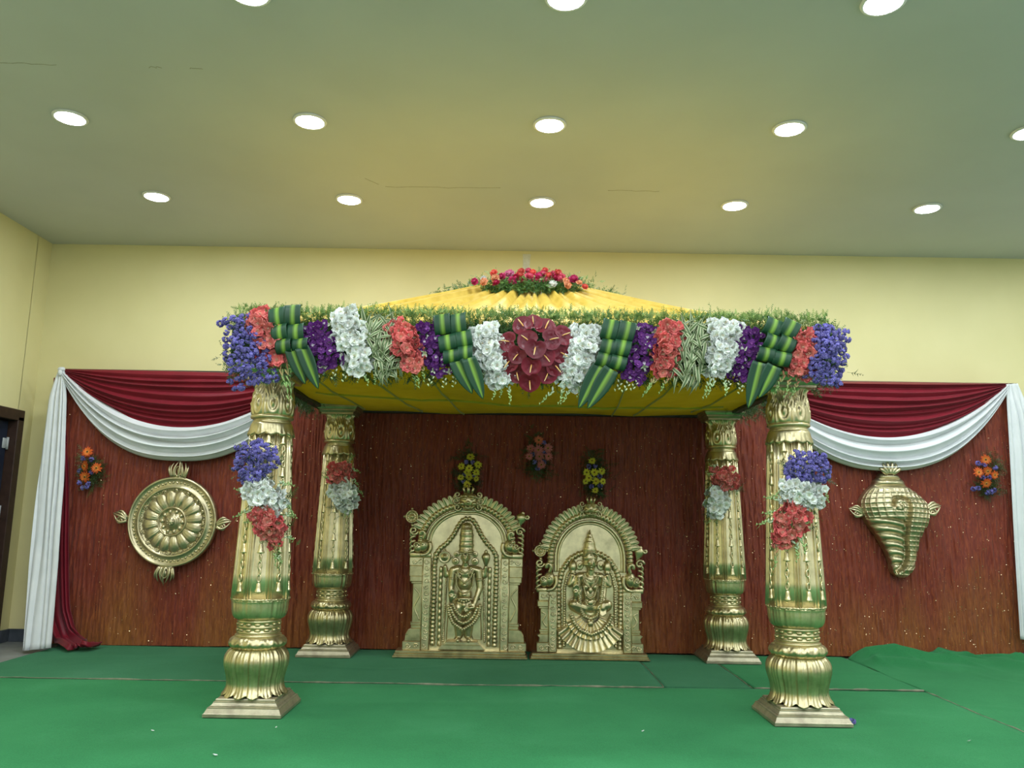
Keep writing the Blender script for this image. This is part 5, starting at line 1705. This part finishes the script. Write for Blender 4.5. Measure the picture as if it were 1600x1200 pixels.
def relief_panel(label, loc, K, CX, CZ0, spec, yaw=0):
    """K zoomed pixels per metre, CX centre pixel, CZ0 ground pixel; spec from the photo"""
    X = lambda x: (x - CX) / K
    Z = lambda z: (CZ0 - z) / K
    def P(x, z, d):
        return np.array([X(x), -d, Z(z)])
    t = thing('relief_panel', label, 'relief', loc, 'gold relief panels on the carpet', (0, 0, yaw))
    mg, mp = M['gold_pale'], M['gold']
    S = spec
    # base
    bx0, bx1, bz = S['base']
    part('base', g_square([(1, 0)]) if False else g_box(X(bx0), X(bx1), -.115, .115, 0, Z(bz + 28), .006).join(g_box(X(bx0) + .012, X(bx1) - .012, -.105, .105, Z(bz + 28), Z(bz + 14), .004)).join(g_box(X(bx0) + .022, X(bx1) - .022, -.095, .10, Z(bz + 14), Z(bz - 4), .005)), M['gold'], t, False)
    # back plate
    acx, acz, arx, arz = S['arch']
    oy = []
    for a in np.linspace(0, PI, 40):
        oy.append((X(acx + arx * .93 * math.cos(a)), Z(acz - arz * .93 * math.sin(a))))
    pl = [(X(acx + arx * .93), Z(bz)), ] + oy + [(X(acx - arx * .93), Z(bz))]
    part('back_plate', g_extrude(pl, -.005, .045, .004), mg, t, False)
    # arch mouldings
    def arch(rx, rz, d, r, bead=None, low=None, cusp=0, n=60):
        pts = []
        for a in np.linspace(0, PI, n):
            x = acx + rx * math.cos(a); z = acz - rz * math.sin(a)
            z += cusp * math.exp(-((a - PI / 2) / .13) ** 2)
            pts.append(P(x, z, d))
        if low:
            pts = [P(acx + rx, low, d)] + pts + [P(acx - rx, low, d)]
        return strand(pts, r, 8, None, bead)
    cu = S.get('cusp', 0)
    b = part('inner_arch', arch(arx * .80, arz * .80, .012, .011, None, S['spring'], cu).join(arch(arx * .87, arz * .86, .02, .014, None, S['spring'], cu)), mg, t)
    b = part('beaded_arch', arch(arx, arz, .035, .034, .036, S['spring'] - 40), mp, t)
    # flame leaves round the arch
    lf = G()
    L = .105
    tq, sq_ = np.meshgrid(np.linspace(0, 1, 9), np.linspace(-1, 1, 9), indexing='ij')
    ww = .036 * np.sin(PI * np.clip(.25 + tq * .68, 0, 1)) ** .7 * (1 - .2 * (tq > .95))
    dp = .012 + .024 * np.sqrt(np.clip(1 - sq_ ** 2, 0, 1)) + .006 * np.cos(sq_ * 9) + .012 * tq
    lf.add(np.stack([sq_ * ww + .012 * tq ** 2, -dp, L * tq], -1).reshape(-1, 3), grid_faces(9, 9))
    bkk = np.stack([sq_ * ww + .012 * tq ** 2, np.full_like(dp, .025), L * tq], -1)
    lf.add(bkk.reshape(-1, 3), [f[::-1] for f in grid_faces(9, 9)])
    for sx in (1, -1):
        lm = lf.mesh('flame_leaf', mp)
        if sx < 0:
            for v in lm.vertices:
                v.co.x = -v.co.x
        fix_normals(lm)
        nl = S['leaves']
        for i in range(nl):
            a = math.radians(S['leaf_a0'] + (90 - 12 - S['leaf_a0']) * i / (nl - 1))
            x = acx + sx * (arx + 12) * math.cos(a); z = acz - (arz + 10) * math.sin(a)
            # grows outwards, tip swept to the crown
            nx_, nz_ = math.cos(a) / arx, math.sin(a) / arz
            ang = math.atan2(nx_, nz_)
            link('flame_leaf', lm, t, mat4=TRS(P(x, z, .012), (0, sx * ang, 0), (1, 1, S.get('leaf_s', 1.0))))
    # lion mask at the crown
    kx, kz, kw = S['mask']
    g = G(); s = kw / K / 2
    kp = P(kx, kz, .05)
    o3 = lambda x, d, z: kp + np.array([x * s, -d * s, z * s])
    g.join(g_ell(kp, (.62 * s, .5 * s, .62 * s), 16, 10))
    for sx in (-1, 1):
        g.join(g_ell(o3(sx * .26, .48, .16), (.15 * s, .12 * s, .12 * s), 10, 7))
        g.join(g_ell(o3(sx * .26, .56, .14), .07 * s, 8, 6))
        g.join(strand([o3(sx * .08, .5, .30), o3(sx * .30, .52, .36), o3(sx * .50, .42, .22)], .06 * s, 6))
        g.join(g_ell(o3(sx * .40, .34, -.18), (.20 * s, .2 * s, .16 * s), 10, 7))
        g.join(g_ell(o3(sx * .14, .56, -.40), (.05 * s, .05 * s, .12 * s), 6, 5))
        for q in range(3):
            g.join(spiral(X(kx) + sx * (.72 + .10 * (q == 1)) * s, kp[2] + (.42 - .42 * q) * s, .27 * s, 1.3, kp[1] - .12 * s, .075 * s, (PI if sx > 0 else 0), sx))
        g.join(g_tube(np.array([o3(sx * .20, .2, .5), o3(sx * .34, .25, .85), o3(sx * .22, .2, 1.02)]), [.10 * s, .09 * s, .02 * s], 7))
    g.join(g_ell(o3(0, .60, -.10), (.15 * s, .14 * s, .12 * s), 10, 7))
    g.join(g_tube(np.array([o3(0, .3, .45), o3(0, .34, .85), o3(0, .3, 1.12)]), [.13 * s, .11 * s, .02 * s], 8))
    g.join(strand([o3(-.42, .40, -.34), o3(-.2, .52, -.48), o3(0, .55, -.50), o3(.2, .52, -.48), o3(.42, .40, -.34)], .07 * s, 7))
    part('lion_mask', g, mp, t)
    # disc and conch ornaments on the shoulders
    (dx_, dz_), (ex_, ez_), rr = S['disc'], S['shell'], S['orn']
    r_ = rr / K
    g = lathe_face([(r_, -.02), (r_, .02), (r_ * .9, .03), (r_ * .78, .026), (r_ * .74, .014), (r_ * .3, .014), (r_ * .25, .03), (.001, .034)], 28)
    for k in range(12):
        a = k * PI / 6
        g.join(g_ell((0, 0, 0), (.25 * r_, .010, .07 * r_), 6, 5), TRS((.52 * r_ * math.cos(a), -.016, .52 * r_ * math.sin(a)), (0, -a, 0)))
    for a in (90, 180, 0):
        a = math.radians(a)
        g.join(g_ell((1.15 * r_ * math.cos(a), -.005, 1.15 * r_ * math.sin(a)), (.22 * r_, .015, .22 * r_), 8, 6))
    g.join(g_tube([(0, .005, -r_), (.25 * r_, .01, -1.7 * r_)], [.014, .018], 8))
    part('disc_ornament', g, mp, t, mat4=TRS(P(dx_, dz_, .02)))
    g = G()
    v = g_lathe([(.002, -1.45), (.22, -1.2), (.45, -.7), (.80, -.15), (.95, .25), (.80, .6), (.42, .85), (.32, .95), (.36, 1.05), (.12, 1.2), (.02, 1.25)], 18, lambda r, z, T: (r * (1 + .07 * np.cos(z * 12 + T)), z))
    g.join(v, TRS((0, 0, 0), (0, math.radians(15), 0), (r_ * .9, r_ * .55, r_)))
    g.join(spiral(r_ * .95, r_ * .35, .38 * r_, 1.2, -.015, .012, PI))
    part('shell_ornament', g, mp, t, mat4=TRS(P(ex_, ez_, .02)))
    # side piers
    for sx in (-1, 1):
        q = lambda x: CX + sx * (CX - x) if sx > 0 else x        # mirror about the centre
        def bx(x0, x1, z0, z1, d, y1=.03, b_=.005):
            xa, xb = sorted((X(q(x0)), X(q(x1))))
            return g_box(xa, xb, -d, y1, Z(z1), Z(z0), b_)
        ox, cx0, cx1, ix0, ix1 = S['pier']
        zt, zc0, zc1, zf0, zf1, zb = S['pier_z']
        pier = part('pier', bx(ix0, ix1, zt, zb, .055), mg, t, False)
        g = bx(ox, ix0 + 2, zt, zt + .10 * 0 + S['brk'], .055)
        part('bracket', g, mg, t, False)
        part('bracket', bx(S['footx'], ix0 + 2, zb - S['brk'], zb, .055), mg, t, False)
        g = bx(cx0, cx1, zc0, zc1, .035).join(bx(cx0 - 22, cx1, zc0 - 46, zc0 - 8, .05)).join(bx(cx0 - 12, cx1, zc0 - 10, zc0 + 6, .042)).join(bx(cx0 - 26, cx1, zt + S['brk'], zc0 - 44, .052)).join(bx(cx0 - 8, cx1, zc1 - 6, zc1 + 14, .045))
        g.join(bx(cx0 - 4, cx1, zc1 + 12, zf0, .04))
        xa = [q(cx0 - 4), q(cx1), q(cx1), q(S['footx'] + 14), q(S['footx'] + 18), q(cx0 - 24)]
        za = [zf0 - 2, zf0 - 2, zb - S['brk'], zb - S['brk'], zf0 + .45 * (zb - S['brk'] - zf0), zf0 + .12 * (zb - S['brk'] - zf0)]
        g.join(g_extrude([(X(a_), Z(b_)) for a_, b_ in zip(xa, za)], -.05, .03, .006))
        part('column', g, mp, t, False)
        # scrollwork on the flat bands
        g = G(); xm = (ix0 + ix1) / 2; zz_ = np.arange(zt + 70, zb - 40, 42)
        for i, z_ in enumerate(zz_):
            g.join(spiral(X(q(xm)), Z(z_), 18 / K, 1.3, -.058, .0062, (i % 2) * PI, 1 if i % 2 else -1, 14, 5))
        for x0_, x1_, zc_ in ((ox + 14, ix1 - 14, zt + S['brk'] / 2), (S['footx'] + 14, ix1 - 14, zb - S['brk'] / 2)):
            n_ = 3
            for i in range(n_):
                g.join(spiral(X(q(x0_ + (x1_ - x0_) * (i + .5) / n_)), Z(zc_), 18 / K, 1.3, -.058, .0062, 0, 1 if i % 2 else -1, 14, 5))
        g.join(strand([P(q(cx0 + 8), zc0 + 30, .036), P(q(cx1 - 10), zc0 + (zc1 - zc0) * .3, .036), P(q(cx0 + 10), zc0 + (zc1 - zc0) * .6, .036), P(q(cx1 - 12), zc1 - 20, .036)], .007, 6))
        # raised borders of the flat band
        for xx in (ix0 + 4, ix1 - 4):
            g.join(g_tube([P(q(xx), zt + 4, .055), P(q(xx), zb - 4, .055)], .0045, 5))
        b = part('scrollwork', g, mg, t); b['kind'] = 'stuff'
        # water-beast with a curling trunk above each pier
        mx0, mx1, mz0, mz1 = S['beast']
        w_, h_ = (mx1 - mx0), (mz1 - mz0)
        B = lambda u, v, d: P(q(mx0 + u * w_), mz0 + v * h_, d)
        g = G()
        g.join(g_ell(B(.62, .62, .03), (.26 * w_ / K, .045, .26 * h_ / K), 14, 9))
        g.join(g_ell(B(.40, .70, .03), (.22 * w_ / K, .045, .20 * h_ / K), 12, 8))
        g.join(strand([B(.62, .40, .05), B(.72, .22, .06), B(.60, .08, .06), B(.46, .14, .06), B(.50, .26, .055)], .018, 8))
        g.join(strand([B(.90, .50, .045), B(.96, .75, .05), B(.80, .95, .05), B(.50, .98, .05)], .018, 8))
        g.join(g_ell(B(.60, .56, .07), .014, 8, 6))
        g.join(strand([B(.45, .56, .062), B(.62, .50, .075), B(.74, .60, .062)], .007, 6))
        for i in range(5):
            g.join(strand([B(.28, .12 + .17 * i, .03), B(.10, .16 + .17 * i, .045), B(.02, .26 + .17 * i, .03), B(.12, .34 + .16 * i, .03)], .013, 7))
        g.join(spiral(X(q(mx0 + .20 * w_)), Z(mz0 + .10 * h_), .20 * w_ / K, 1.4, -.045, .013, 0, sx))
        g.join(spiral(X(q(mx0 + .34 * w_)), Z(mz0 + .62 * h_), .13 * w_ / K, 1.4, -.075, .009, 0, -sx))
        g.join(bx(mx0 + 10, mx1 - 4, mz1 - 20, mz1 + 12, .05))
        part('scroll_beast', g, mp, t)
    return t, X, Z, P


# ---- taller panel: standing figure
i1 = dict(base=(4, 914, 1118), arch=(484, 405, 318, 268), cusp=10, spring=470, leaves=10, leaf_a0=22, leaf_s=.86, mask=(490, 112, 205), disc=(100, 224), shell=(858, 232), orn=46,
          pier=(95, 122, 186, 186, 246), pier_z=(500, 672, 940, 975, 1050, 1114), brk=56, footx=64, beast=(84, 246, 300, 490))
t1, X, Z, P = relief_panel('tall gold relief panel of a standing figure in a cylindrical crown', (-.397, 7.66, .0125), 748.0, 484, 1160, i1)
mg, mp = M['gold_pale'], M['gold']
g = G()
face(g, P(480, 496, .085), .052)
g.join(capsule(P(480, 535, .07), .030, P(480, 560, .06), .034))
g.join(g_ell(P(480, 600, .055), (.085, .055, .075), 16, 10))
g.join(g_ell(P(478, 665, .055), (.072, .055, .09), 16, 10))
g.join(g_ell(P(478, 745, .052), (.070, .052, .07), 16, 10))
g.join(g_ell(P(478, 812, .052), (.098, .055, .085), 16, 10))
for x0, x1 in ((438, 447), (520, 508)):
    g.join(capsule(P(x0, 830, .050), .058, P(x1, 1015, .045), .036, 12))
    g.join(capsule(P(x1, 1028, .055), .018, P(x1 - 6 * (1 if x1 < 480 else -1), 1044, .10), .020, 10))
for sx, sh, el, wr in ((-1, (398, 585), (386, 690), (392, 786)), (1, (570, 585), (582, 700), (548, 806))):
    g.join(capsule(P(*sh, .055), .040, P(*el, .065), .030, 12))
    g.join(capsule(P(*el, .065), .029, P(*wr, .105), .020, 12))
    g.join(capsule(P(480 + sx * 40, 572, .055), .035, P(*sh, .055), .040, 12))
    # rear pair of arms lifting the two emblems
    g.join(capsule(P(480 + sx * 95, 600, .03), .030, P(480 + sx * 132, 620, .03), .026, 10))
    g.join(capsule(P(480 + sx * 132, 620, .03), .026, P(480 + sx * 140, 560, .045), .020, 10))
g.join(hand(P(392, 764, .115), (0, -.1, 1), (1, 0, .1), 1.05))
g.join(hand(P(532, 826, .115), (-1, -.1, -.25), (0, 0, 1), 1.0))
bm1 = fuse(g, 'figure', mp, .0055, 3)
link('figure', bm1, t1)
# skirt panels
for sx in (-1, 1):
    o = [(480 + sx * 20, 900), (480 + sx * 108, 800), (480 + sx * 118, 930), (480 + sx * 122, 1046), (480 + sx * 60, 1046), (480 + sx * 34, 980)]
    part('skirt_panel', g_extrude([(X(a), Z(b)) for a, b in o], -.035, .0, .012), mg, t1, False)
g = g_lathe([(.076, -.12), (.080, -.112), (.076, -.10), (.072, -.095), (.074, -.06), (.078, -.055), (.072, -.05), (.071, -.02), (.075, -.015), (.069, -.008), (.068, .03), (.072, .035), (.066, .04), (.064, .075), (.067, .08), (.061, .085), (.055, .115), (.05, .13), (.03, .145), (.002, .15)], 24, lambda r, z, T: (r * (1 + .03 * np.cos(12 * T) * (np.sin(z * 70) > .1)), z))
part('crown', g, mp, t1, mat4=TRS(P(484, 370, .075), (0, 0, 0), (.90, .75, 1.0)))
g = strand([P(440, 470, .12), P(484, 462, .135), P(526, 470, .12)], .010, 8, None, .016)
# forehead mark: broad U with a line, on the face
g.join(g_ell(P(468, 478, .122), (.008, .006, .022), 8, 6)).join(g_ell(P(493, 478, .122), (.008, .006, .022), 8, 6))
part('brow_band', g, mp, t1)
for x_, z_, r_ in ((411, 522, .034), (545, 522, .034), (417, 475, .026), (543, 475, .026)):
    part('earring', lathe_face([(r_, -.02), (r_, .01), (r_ * .85, .018), (r_ * .6, .012), (r_ * .5, .02), (.001, .024)], 20), mp, t1, mat4=TRS(P(x_, z_, .055)))
part('disc_emblem', lathe_face([(.056, -.02), (.056, .012), (.048, .02), (.040, .012), (.034, .012), (.028, .02), (.018, .02), (.014, .03), (.001, .034)], 28).join(g_ell((0, 0, .062), (.012, .01, .014), 8, 6)).join(g_ell((-.062, 0, 0), (.012, .01, .012), 8, 6)).join(g_ell((.062, 0, 0), (.012, .01, .012), 8, 6)), mp, t1, mat4=TRS(P(335, 496, .045)))
g = G().join(g_lathe([(.002, -.085), (.010, -.07), (.022, -.035), (.036, .0), (.040, .02), (.032, .042), (.018, .055), (.014, .065), (.018, .07), (.002, .085)], 18, lambda r, z, T: (r * (1 + .06 * np.cos(z * 160 + T)), z)))
part('shell_emblem', g, mp, t1, mat4=TRS(P(620, 505, .045)))
# garlands
def mir(pts, cx):
    return [(2 * cx - x, z) for x, z in pts]
top_g = [(488, 228), (450, 245), (420, 290), (392, 345), (350, 400), (300, 440), (272, 480), (266, 560), (268, 700), (268, 850), (266, 1000), (266, 1085)]
top_g2 = [(488, 228), (528, 245), (556, 290), (585, 345), (625, 400), (665, 440), (690, 480), (694, 560), (692, 700), (690, 850), (688, 1000), (688, 1085)]
for pts in (top_g, top_g2):
    part('long_garland', strand([P(x, z, .035) for x, z in pts], .025, 8, None, .036), mp, t1)
for x_ in (312, 648):
    part('bead_garland', strand([P(x_, 560, .03), P(x_ - 2, 800, .03), P(x_, 1085, .03)], .019, 8, None, .055), mp, t1)
for x_ in (350, 608):
    part('bead_string', strand([P(x_, 640, .028), P(x_ - 6 * (1 if x_ < 480 else -1), 850, .028), P(x_ - 12 * (1 if x_ < 480 else -1), 1060, .028)], .011, 7, None, .016), mp, t1)
for d_, pts, r_, bd_ in ((.112, [(372, 810), (380, 870), (410, 930), (475, 972), (540, 930), (580, 870), (590, 806)], .020, .020), (.118, [(385, 820), (410, 878), (440, 915), (475, 930), (515, 915), (548, 878), (572, 820)], .018, .024), (.118, [(400, 800), (425, 845), (450, 875), (478, 888), (505, 875), (530, 850)], .017, .02)):
    part('waist_garland', strand([P(x, z, d_) for x, z in pts], r_, 8, None, bd_), mp, t1)
g = strand([P(x, z, .112) for x, z in ((440, 560), (452, 585), (480, 598), (508, 585), (522, 560))], .010, 7, None, .012)
g.join(strand([P(x, z, .116) for x, z in ((425, 575), (440, 630), (480, 665), (520, 630), (538, 575))], .010, 7, None, .014))
g.join(strand([P(x, z, .114) for x, z in ((418, 600), (425, 680), (450, 720), (480, 735), (512, 720), (534, 680), (542, 600))], .010, 7, None, .012))
for x_, z_ in ((440, 615), (520, 615)):
    g.join(spiral(X(x_), Z(z_), .028, 1.3, -.112, .007))
g.join(g_ell(P(480, 680, .115), (.022, .012, .018), 10, 7))
b = part('necklaces', g, mp, t1); b['kind'] = 'stuff'
g = g_ell(P(478, 770, .112), (.075, .022, .020), 16, 8)
for k in range(5):
    g.join(g_ell(P(445 + 16.5 * k, 775 + 16 * (1 - abs(k - 2) / 2.5), .120), (.012, .012, .02), 8, 6))
g.join(g_ell(P(478, 742, .118), (.024, .014, .022), 10, 7)).join(g_ell(P(478, 812, .122), (.02, .014, .03), 10, 7))
part('belt', g, mp, t1)
for sx, a_, b_ in ((-1, (392, 640), (389, 650)), (1, (577, 640), (579, 655)), (-1, (390, 735), (391, 738)), (1, (566, 762), (563, 768))):
    part('arm_band', g_tube([P(*a_, .07), P(*b_, .075)], .034 if a_[1] < 700 else .030, 12), mp, t1)
g = g_extrude([(X(310), Z(1106)), (X(622), Z(1106)), (X(590), Z(1072)), (X(340), Z(1072))], -.08, .0, .004).join(g_extrude([(X(345), Z(1074)), (X(590), Z(1074)), (X(575), Z(1050)), (X(362), Z(1050))], -.105, .0, .006))
part('pedestal', g, mg, t1, False)

# ---- shorter panel: seated figure
i2 = dict(base=(46, 890, 1128), arch=(475, 475, 285, 312), cusp=0, spring=570, leaves=12, leaf_a0=14, leaf_s=.86, mask=(478, 122, 170), disc=(116, 424), shell=(828, 432), orn=44,
          pier=(108, 122, 178, 178, 240), pier_z=(704, 820, 972, 1000, 1040, 1120), brk=64, footx=96, beast=(82, 244, 488, 702))
t2, X, Z, P = relief_panel('shorter gold relief panel of a figure seated under a tapering crown', (.745, 7.68, .0125), 775.0, 472, 1165, i2)
g = G()
face(g, P(475, 500, .085), .070)
g.join(capsule(P(475, 545, .07), .036, P(475, 590, .06), .040))
g.join(g_ell(P(472, 630, .055), (.098, .055, .075), 16, 10))
g.join(g_ell(P(440, 668, .085), (.038, .035, .036), 12, 8)).join(g_ell(P(506, 668, .085), (.038, .035, .036), 12, 8))
g.join(g_ell(P(470, 725, .055), (.074, .052, .09), 16, 10))
g.join(g_ell(P(468, 800, .055), (.105, .06, .075), 16, 10))
for sx in (-1, 1):
    # folded legs with knees out to the sides
    g.join(capsule(P(470 + sx * 45, 815, .07), .055, P(470 + sx * 118, 790, .105), .050, 12))
    g.join(capsule(P(470 + sx * 118, 800, .10), .046, P(470 + sx * 45, 845, .075), .040, 12))
    g.join(capsule(P(470 + sx * 45, 848, .075), .034, P(470 + sx * 8, 862, .07), .030, 10))
    sh, el = (470 + sx * 76, 600), (470 + sx * 100, 690)
    g.join(capsule(P(470 + sx * 40, 592, .055), .036, P(*sh, .055), .040, 12))
    # rear arms raised with lotus buds
    g.join(capsule(P(*sh, .05), .034, P(470 + sx * 140, 655, .045), .028, 12))
    g.join(capsule(P(470 + sx * 140, 655, .045), .026, P(470 + sx * 124, 590, .06), .019, 10))
    g.join(capsule(P(*sh, .055), .038, P(*el, .06), .030, 12))
g.join(capsule(P(370, 690, .06), .028, P(368, 742, .11), .020, 10))
g.join(capsule(P(570, 690, .06), .028, P(560, 765, .11), .020, 10))
g.join(hand(P(367, 714, .125), (0, -.1, 1), (1, 0, .1), 1.15))
g.join(hand(P(556, 795, .130), (0, -.15, -1), (-1, 0, .0), 1.2))
bm2 = fuse(g, 'figure', mp, .0055, 3)
link('figure', bm2, t2)
g = g_lathe([(.078, -.20), (.083, -.19), (.080, -.18), (.075, -.172), (.076, -.14), (.080, -.135), (.075, -.125), (.073, -.10), (.068, -.06), (.070, -.055), (.062, -.04), (.054, .0), (.056, .005), (.047, .015), (.040, .04), (.042, .045), (.032, .055), (.026, .075), (.027, .08), (.018, .088), (.012, .11), (.002, .125)], 24, lambda r, z, T: (r * (1 + .03 * np.cos(14 * T) * (np.sin(z * 80) > .1)), z))
part('crown', g, mp, t2, mat4=TRS(P(470, 365, .07), (0, 0, 0), (.88, .75, 1.0)))
g = strand([P(428, 455, .11), P(448, 432, .135), P(475, 424, .142), P(502, 432, .135), P(524, 455, .11)], .010, 8, None, .014)
g.join(g_ell(P(475, 440, .142), (.009, .006, .012), 8, 6)).join(g_ell(P(475, 470, .148), (.005, .004, .010), 8, 6))
part('brow_band', g, mp, t2)
for sx in (-1, 1):
    part('earring', lathe_face([(.038, -.02), (.038, .01), (.030, .018), (.020, .010), (.012, .02), (.001, .022)], 20), mp, t2, mat4=TRS(P(475 + sx * 76, 520, .03), (0, 0, 0), (1, 1, 1.25)))
    g = g_lathe([(.016, -.05), (.028, -.045), (.028, -.035), (.020, -.03), (.034, -.01), (.038, .015), (.030, .045), (.016, .068), (.002, .08)], 16, lambda r, z, T: (r * (1 + .08 * np.cos(6 * T)), z))
    part('lotus_bud', g, mp, t2, mat4=TRS(P(472 + sx * 122, 540, .06)))
    for (a_, b_, r_) in (((374 if sx < 0 else 570, 668), (371 if sx < 0 else 572, 678), .034), ((368 if sx < 0 else 562, 738), (368 if sx < 0 else 561, 746), .027)):
        part('arm_band', g_tube([P(*a_, .062 if r_ > .03 else .10), P(*b_, .066 if r_ > .03 else .105)], r_, 12), mp, t2)
# ring of glory: beaded band behind the shoulders running down to the ground
outer = [(262, 1100), (252, 900), (250, 660), (275, 560), (330, 480), (400, 440), (470, 430), (545, 440), (612, 480), (665, 560), (692, 660), (690, 900), (682, 1100)]
part('halo_band', strand([P(x, z, .022) for x, z in outer], .030, 8, None, .036), mp, t2)
inner = [(290, 1085), (292, 900), (292, 680), (312, 590), (360, 520)]
for pts in (inner, [(944 - x, z) for x, z in inner]):
    part('bead_garland', strand([P(x, z, .035) for x, z in pts], .016, 8, None, .022), mp, t2)
part('halo_plate', g_extrude([(X(a * .97 + 472 * .03), Z(b)) for a, b in outer], -.018, .0, .004), mg, t2, False)
for d_, pts, r_, bd_ in ((.118, [(385, 600), (388, 700), (402, 820), (425, 865), (470, 885), (515, 865), (535, 820), (550, 700), (562, 600)], .018, .018), (.135, [(330, 850), (355, 910), (400, 960), (475, 990), (550, 960), (595, 910), (622, 850)], .024, .022)):
    part('flower_garland', strand([P(x, z, d_) for x, z in pts], r_, 8, None, bd_), mp, t2)
g = G()
for pts in (((425, 570), (440, 605), (475, 625), (510, 605), (525, 570)), ((415, 590), (432, 640), (472, 675), (512, 640), (530, 590)), ((420, 660), (440, 730), (470, 748), (500, 730), (522, 660)), ((430, 760), (450, 790), (470, 798), (490, 790), (508, 760))):
    g.join(strand([P(x, z, .116) for x, z in pts], .0085, 7, None, .012))
g.join(g_ell(P(470, 690, .118), (.02, .012, .03), 10, 7)).join(g_ell(P(470, 775, .118), (.03, .012, .028), 10, 7))
b = part('necklaces', g, mp, t2); b['kind'] = 'stuff'
part('garland_pendant', g_ell(P(470, 915, .13), (.028, .02, .03), 12, 8).join(g_ell(P(458, 898, .135), .014, 8, 6)).join(g_ell(P(482, 898, .135), .014, 8, 6)), mp, t2)
# fan of pleats below the lap: each fold is its own piece
for ring_, (r0, r1, n_, d0, d1, a0, a1) in enumerate(((70, 175, 11, .10, .115, 200, 340), (180, 262, 13, .07, .10, 207, 333))):
    for k in range(n_):
        a = math.radians(a0 + (a1 - a0) * (k + .5) / n_); hw_ = math.radians((a1 - a0) / n_) * .52
        tq, sq_ = np.meshgrid(np.linspace(0, 1, 6), np.linspace(-1, 1, 9), indexing='ij')
        rr = r0 + (r1 - r0) * tq
        ang = a + sq_ * hw_
        xx = 472 + rr * np.cos(ang) * 1.0; zz_ = 850 - rr * np.sin(ang) * 1.0
        dd = d0 + (d1 - d0) * tq + .020 * np.cos(sq_ * PI / 2) ** 1.2 * (.4 + .6 * tq) - .010
        Pf = np.stack([(xx - 472) / 775.0, -dd, (1165 - zz_) / 775.0], -1)
        Pb = Pf.copy(); Pb[:, :, 1] = -.015
        gg = G().add(Pf.reshape(-1, 3), grid_faces(6, 9))
        gg.join(g_grid(np.stack([Pf[-1], Pb[-1]], 0))).join(g_grid(np.stack([Pf[:, 0], Pb[:, 0]], 0))).join(g_grid(np.stack([Pf[:, -1], Pb[:, -1]], 0)))
        part('skirt_pleat', gg, mg, t2)

# ================================================================== SCRAPS ON THE CARPET
rs = np.random.RandomState(900)
o = link('fallen_statice', FM['statice_cluster'][1], None, loc=atz(1332, 1127, .02), rot=(.6, .3, 0), scale=.8)
tag(o, 'fallen lavender floret on the carpet beside the pillar plinth', 'flower', None, 'thing')
PET = FM['white_floret']
fp = petal(.036, .022, 6, 5, .15, .1, .1, (.8, .82, .8), (.8, .82, .8)).mesh('fallen_petal', M['petal'])
for px, py, wh in ((241, 1142, 'before the wheel side'), (431, 1137, 'right at the plinth of the wheel side'), (340, 1180, 'at the photo bottom near the wheel side'), (1003, 1143, 'well before the shorter relief panel'), (1512, 1158, 'by the seam beyond the conch side')):
    o = link('fallen_petal', fp, None, loc=atz(px, py, .006), rot=(rs.uniform(-.2, .2), rs.uniform(-.2, .2), rs.uniform(0, 6)), scale=rs.uniform(.5, .9))
    tag(o, 'small white fallen petal on the carpet %s pillar' % wh if 'shorter' not in wh else 'small white fallen petal on the carpet ' + wh, 'petal', 'white petals fallen on the carpet', 'thing')
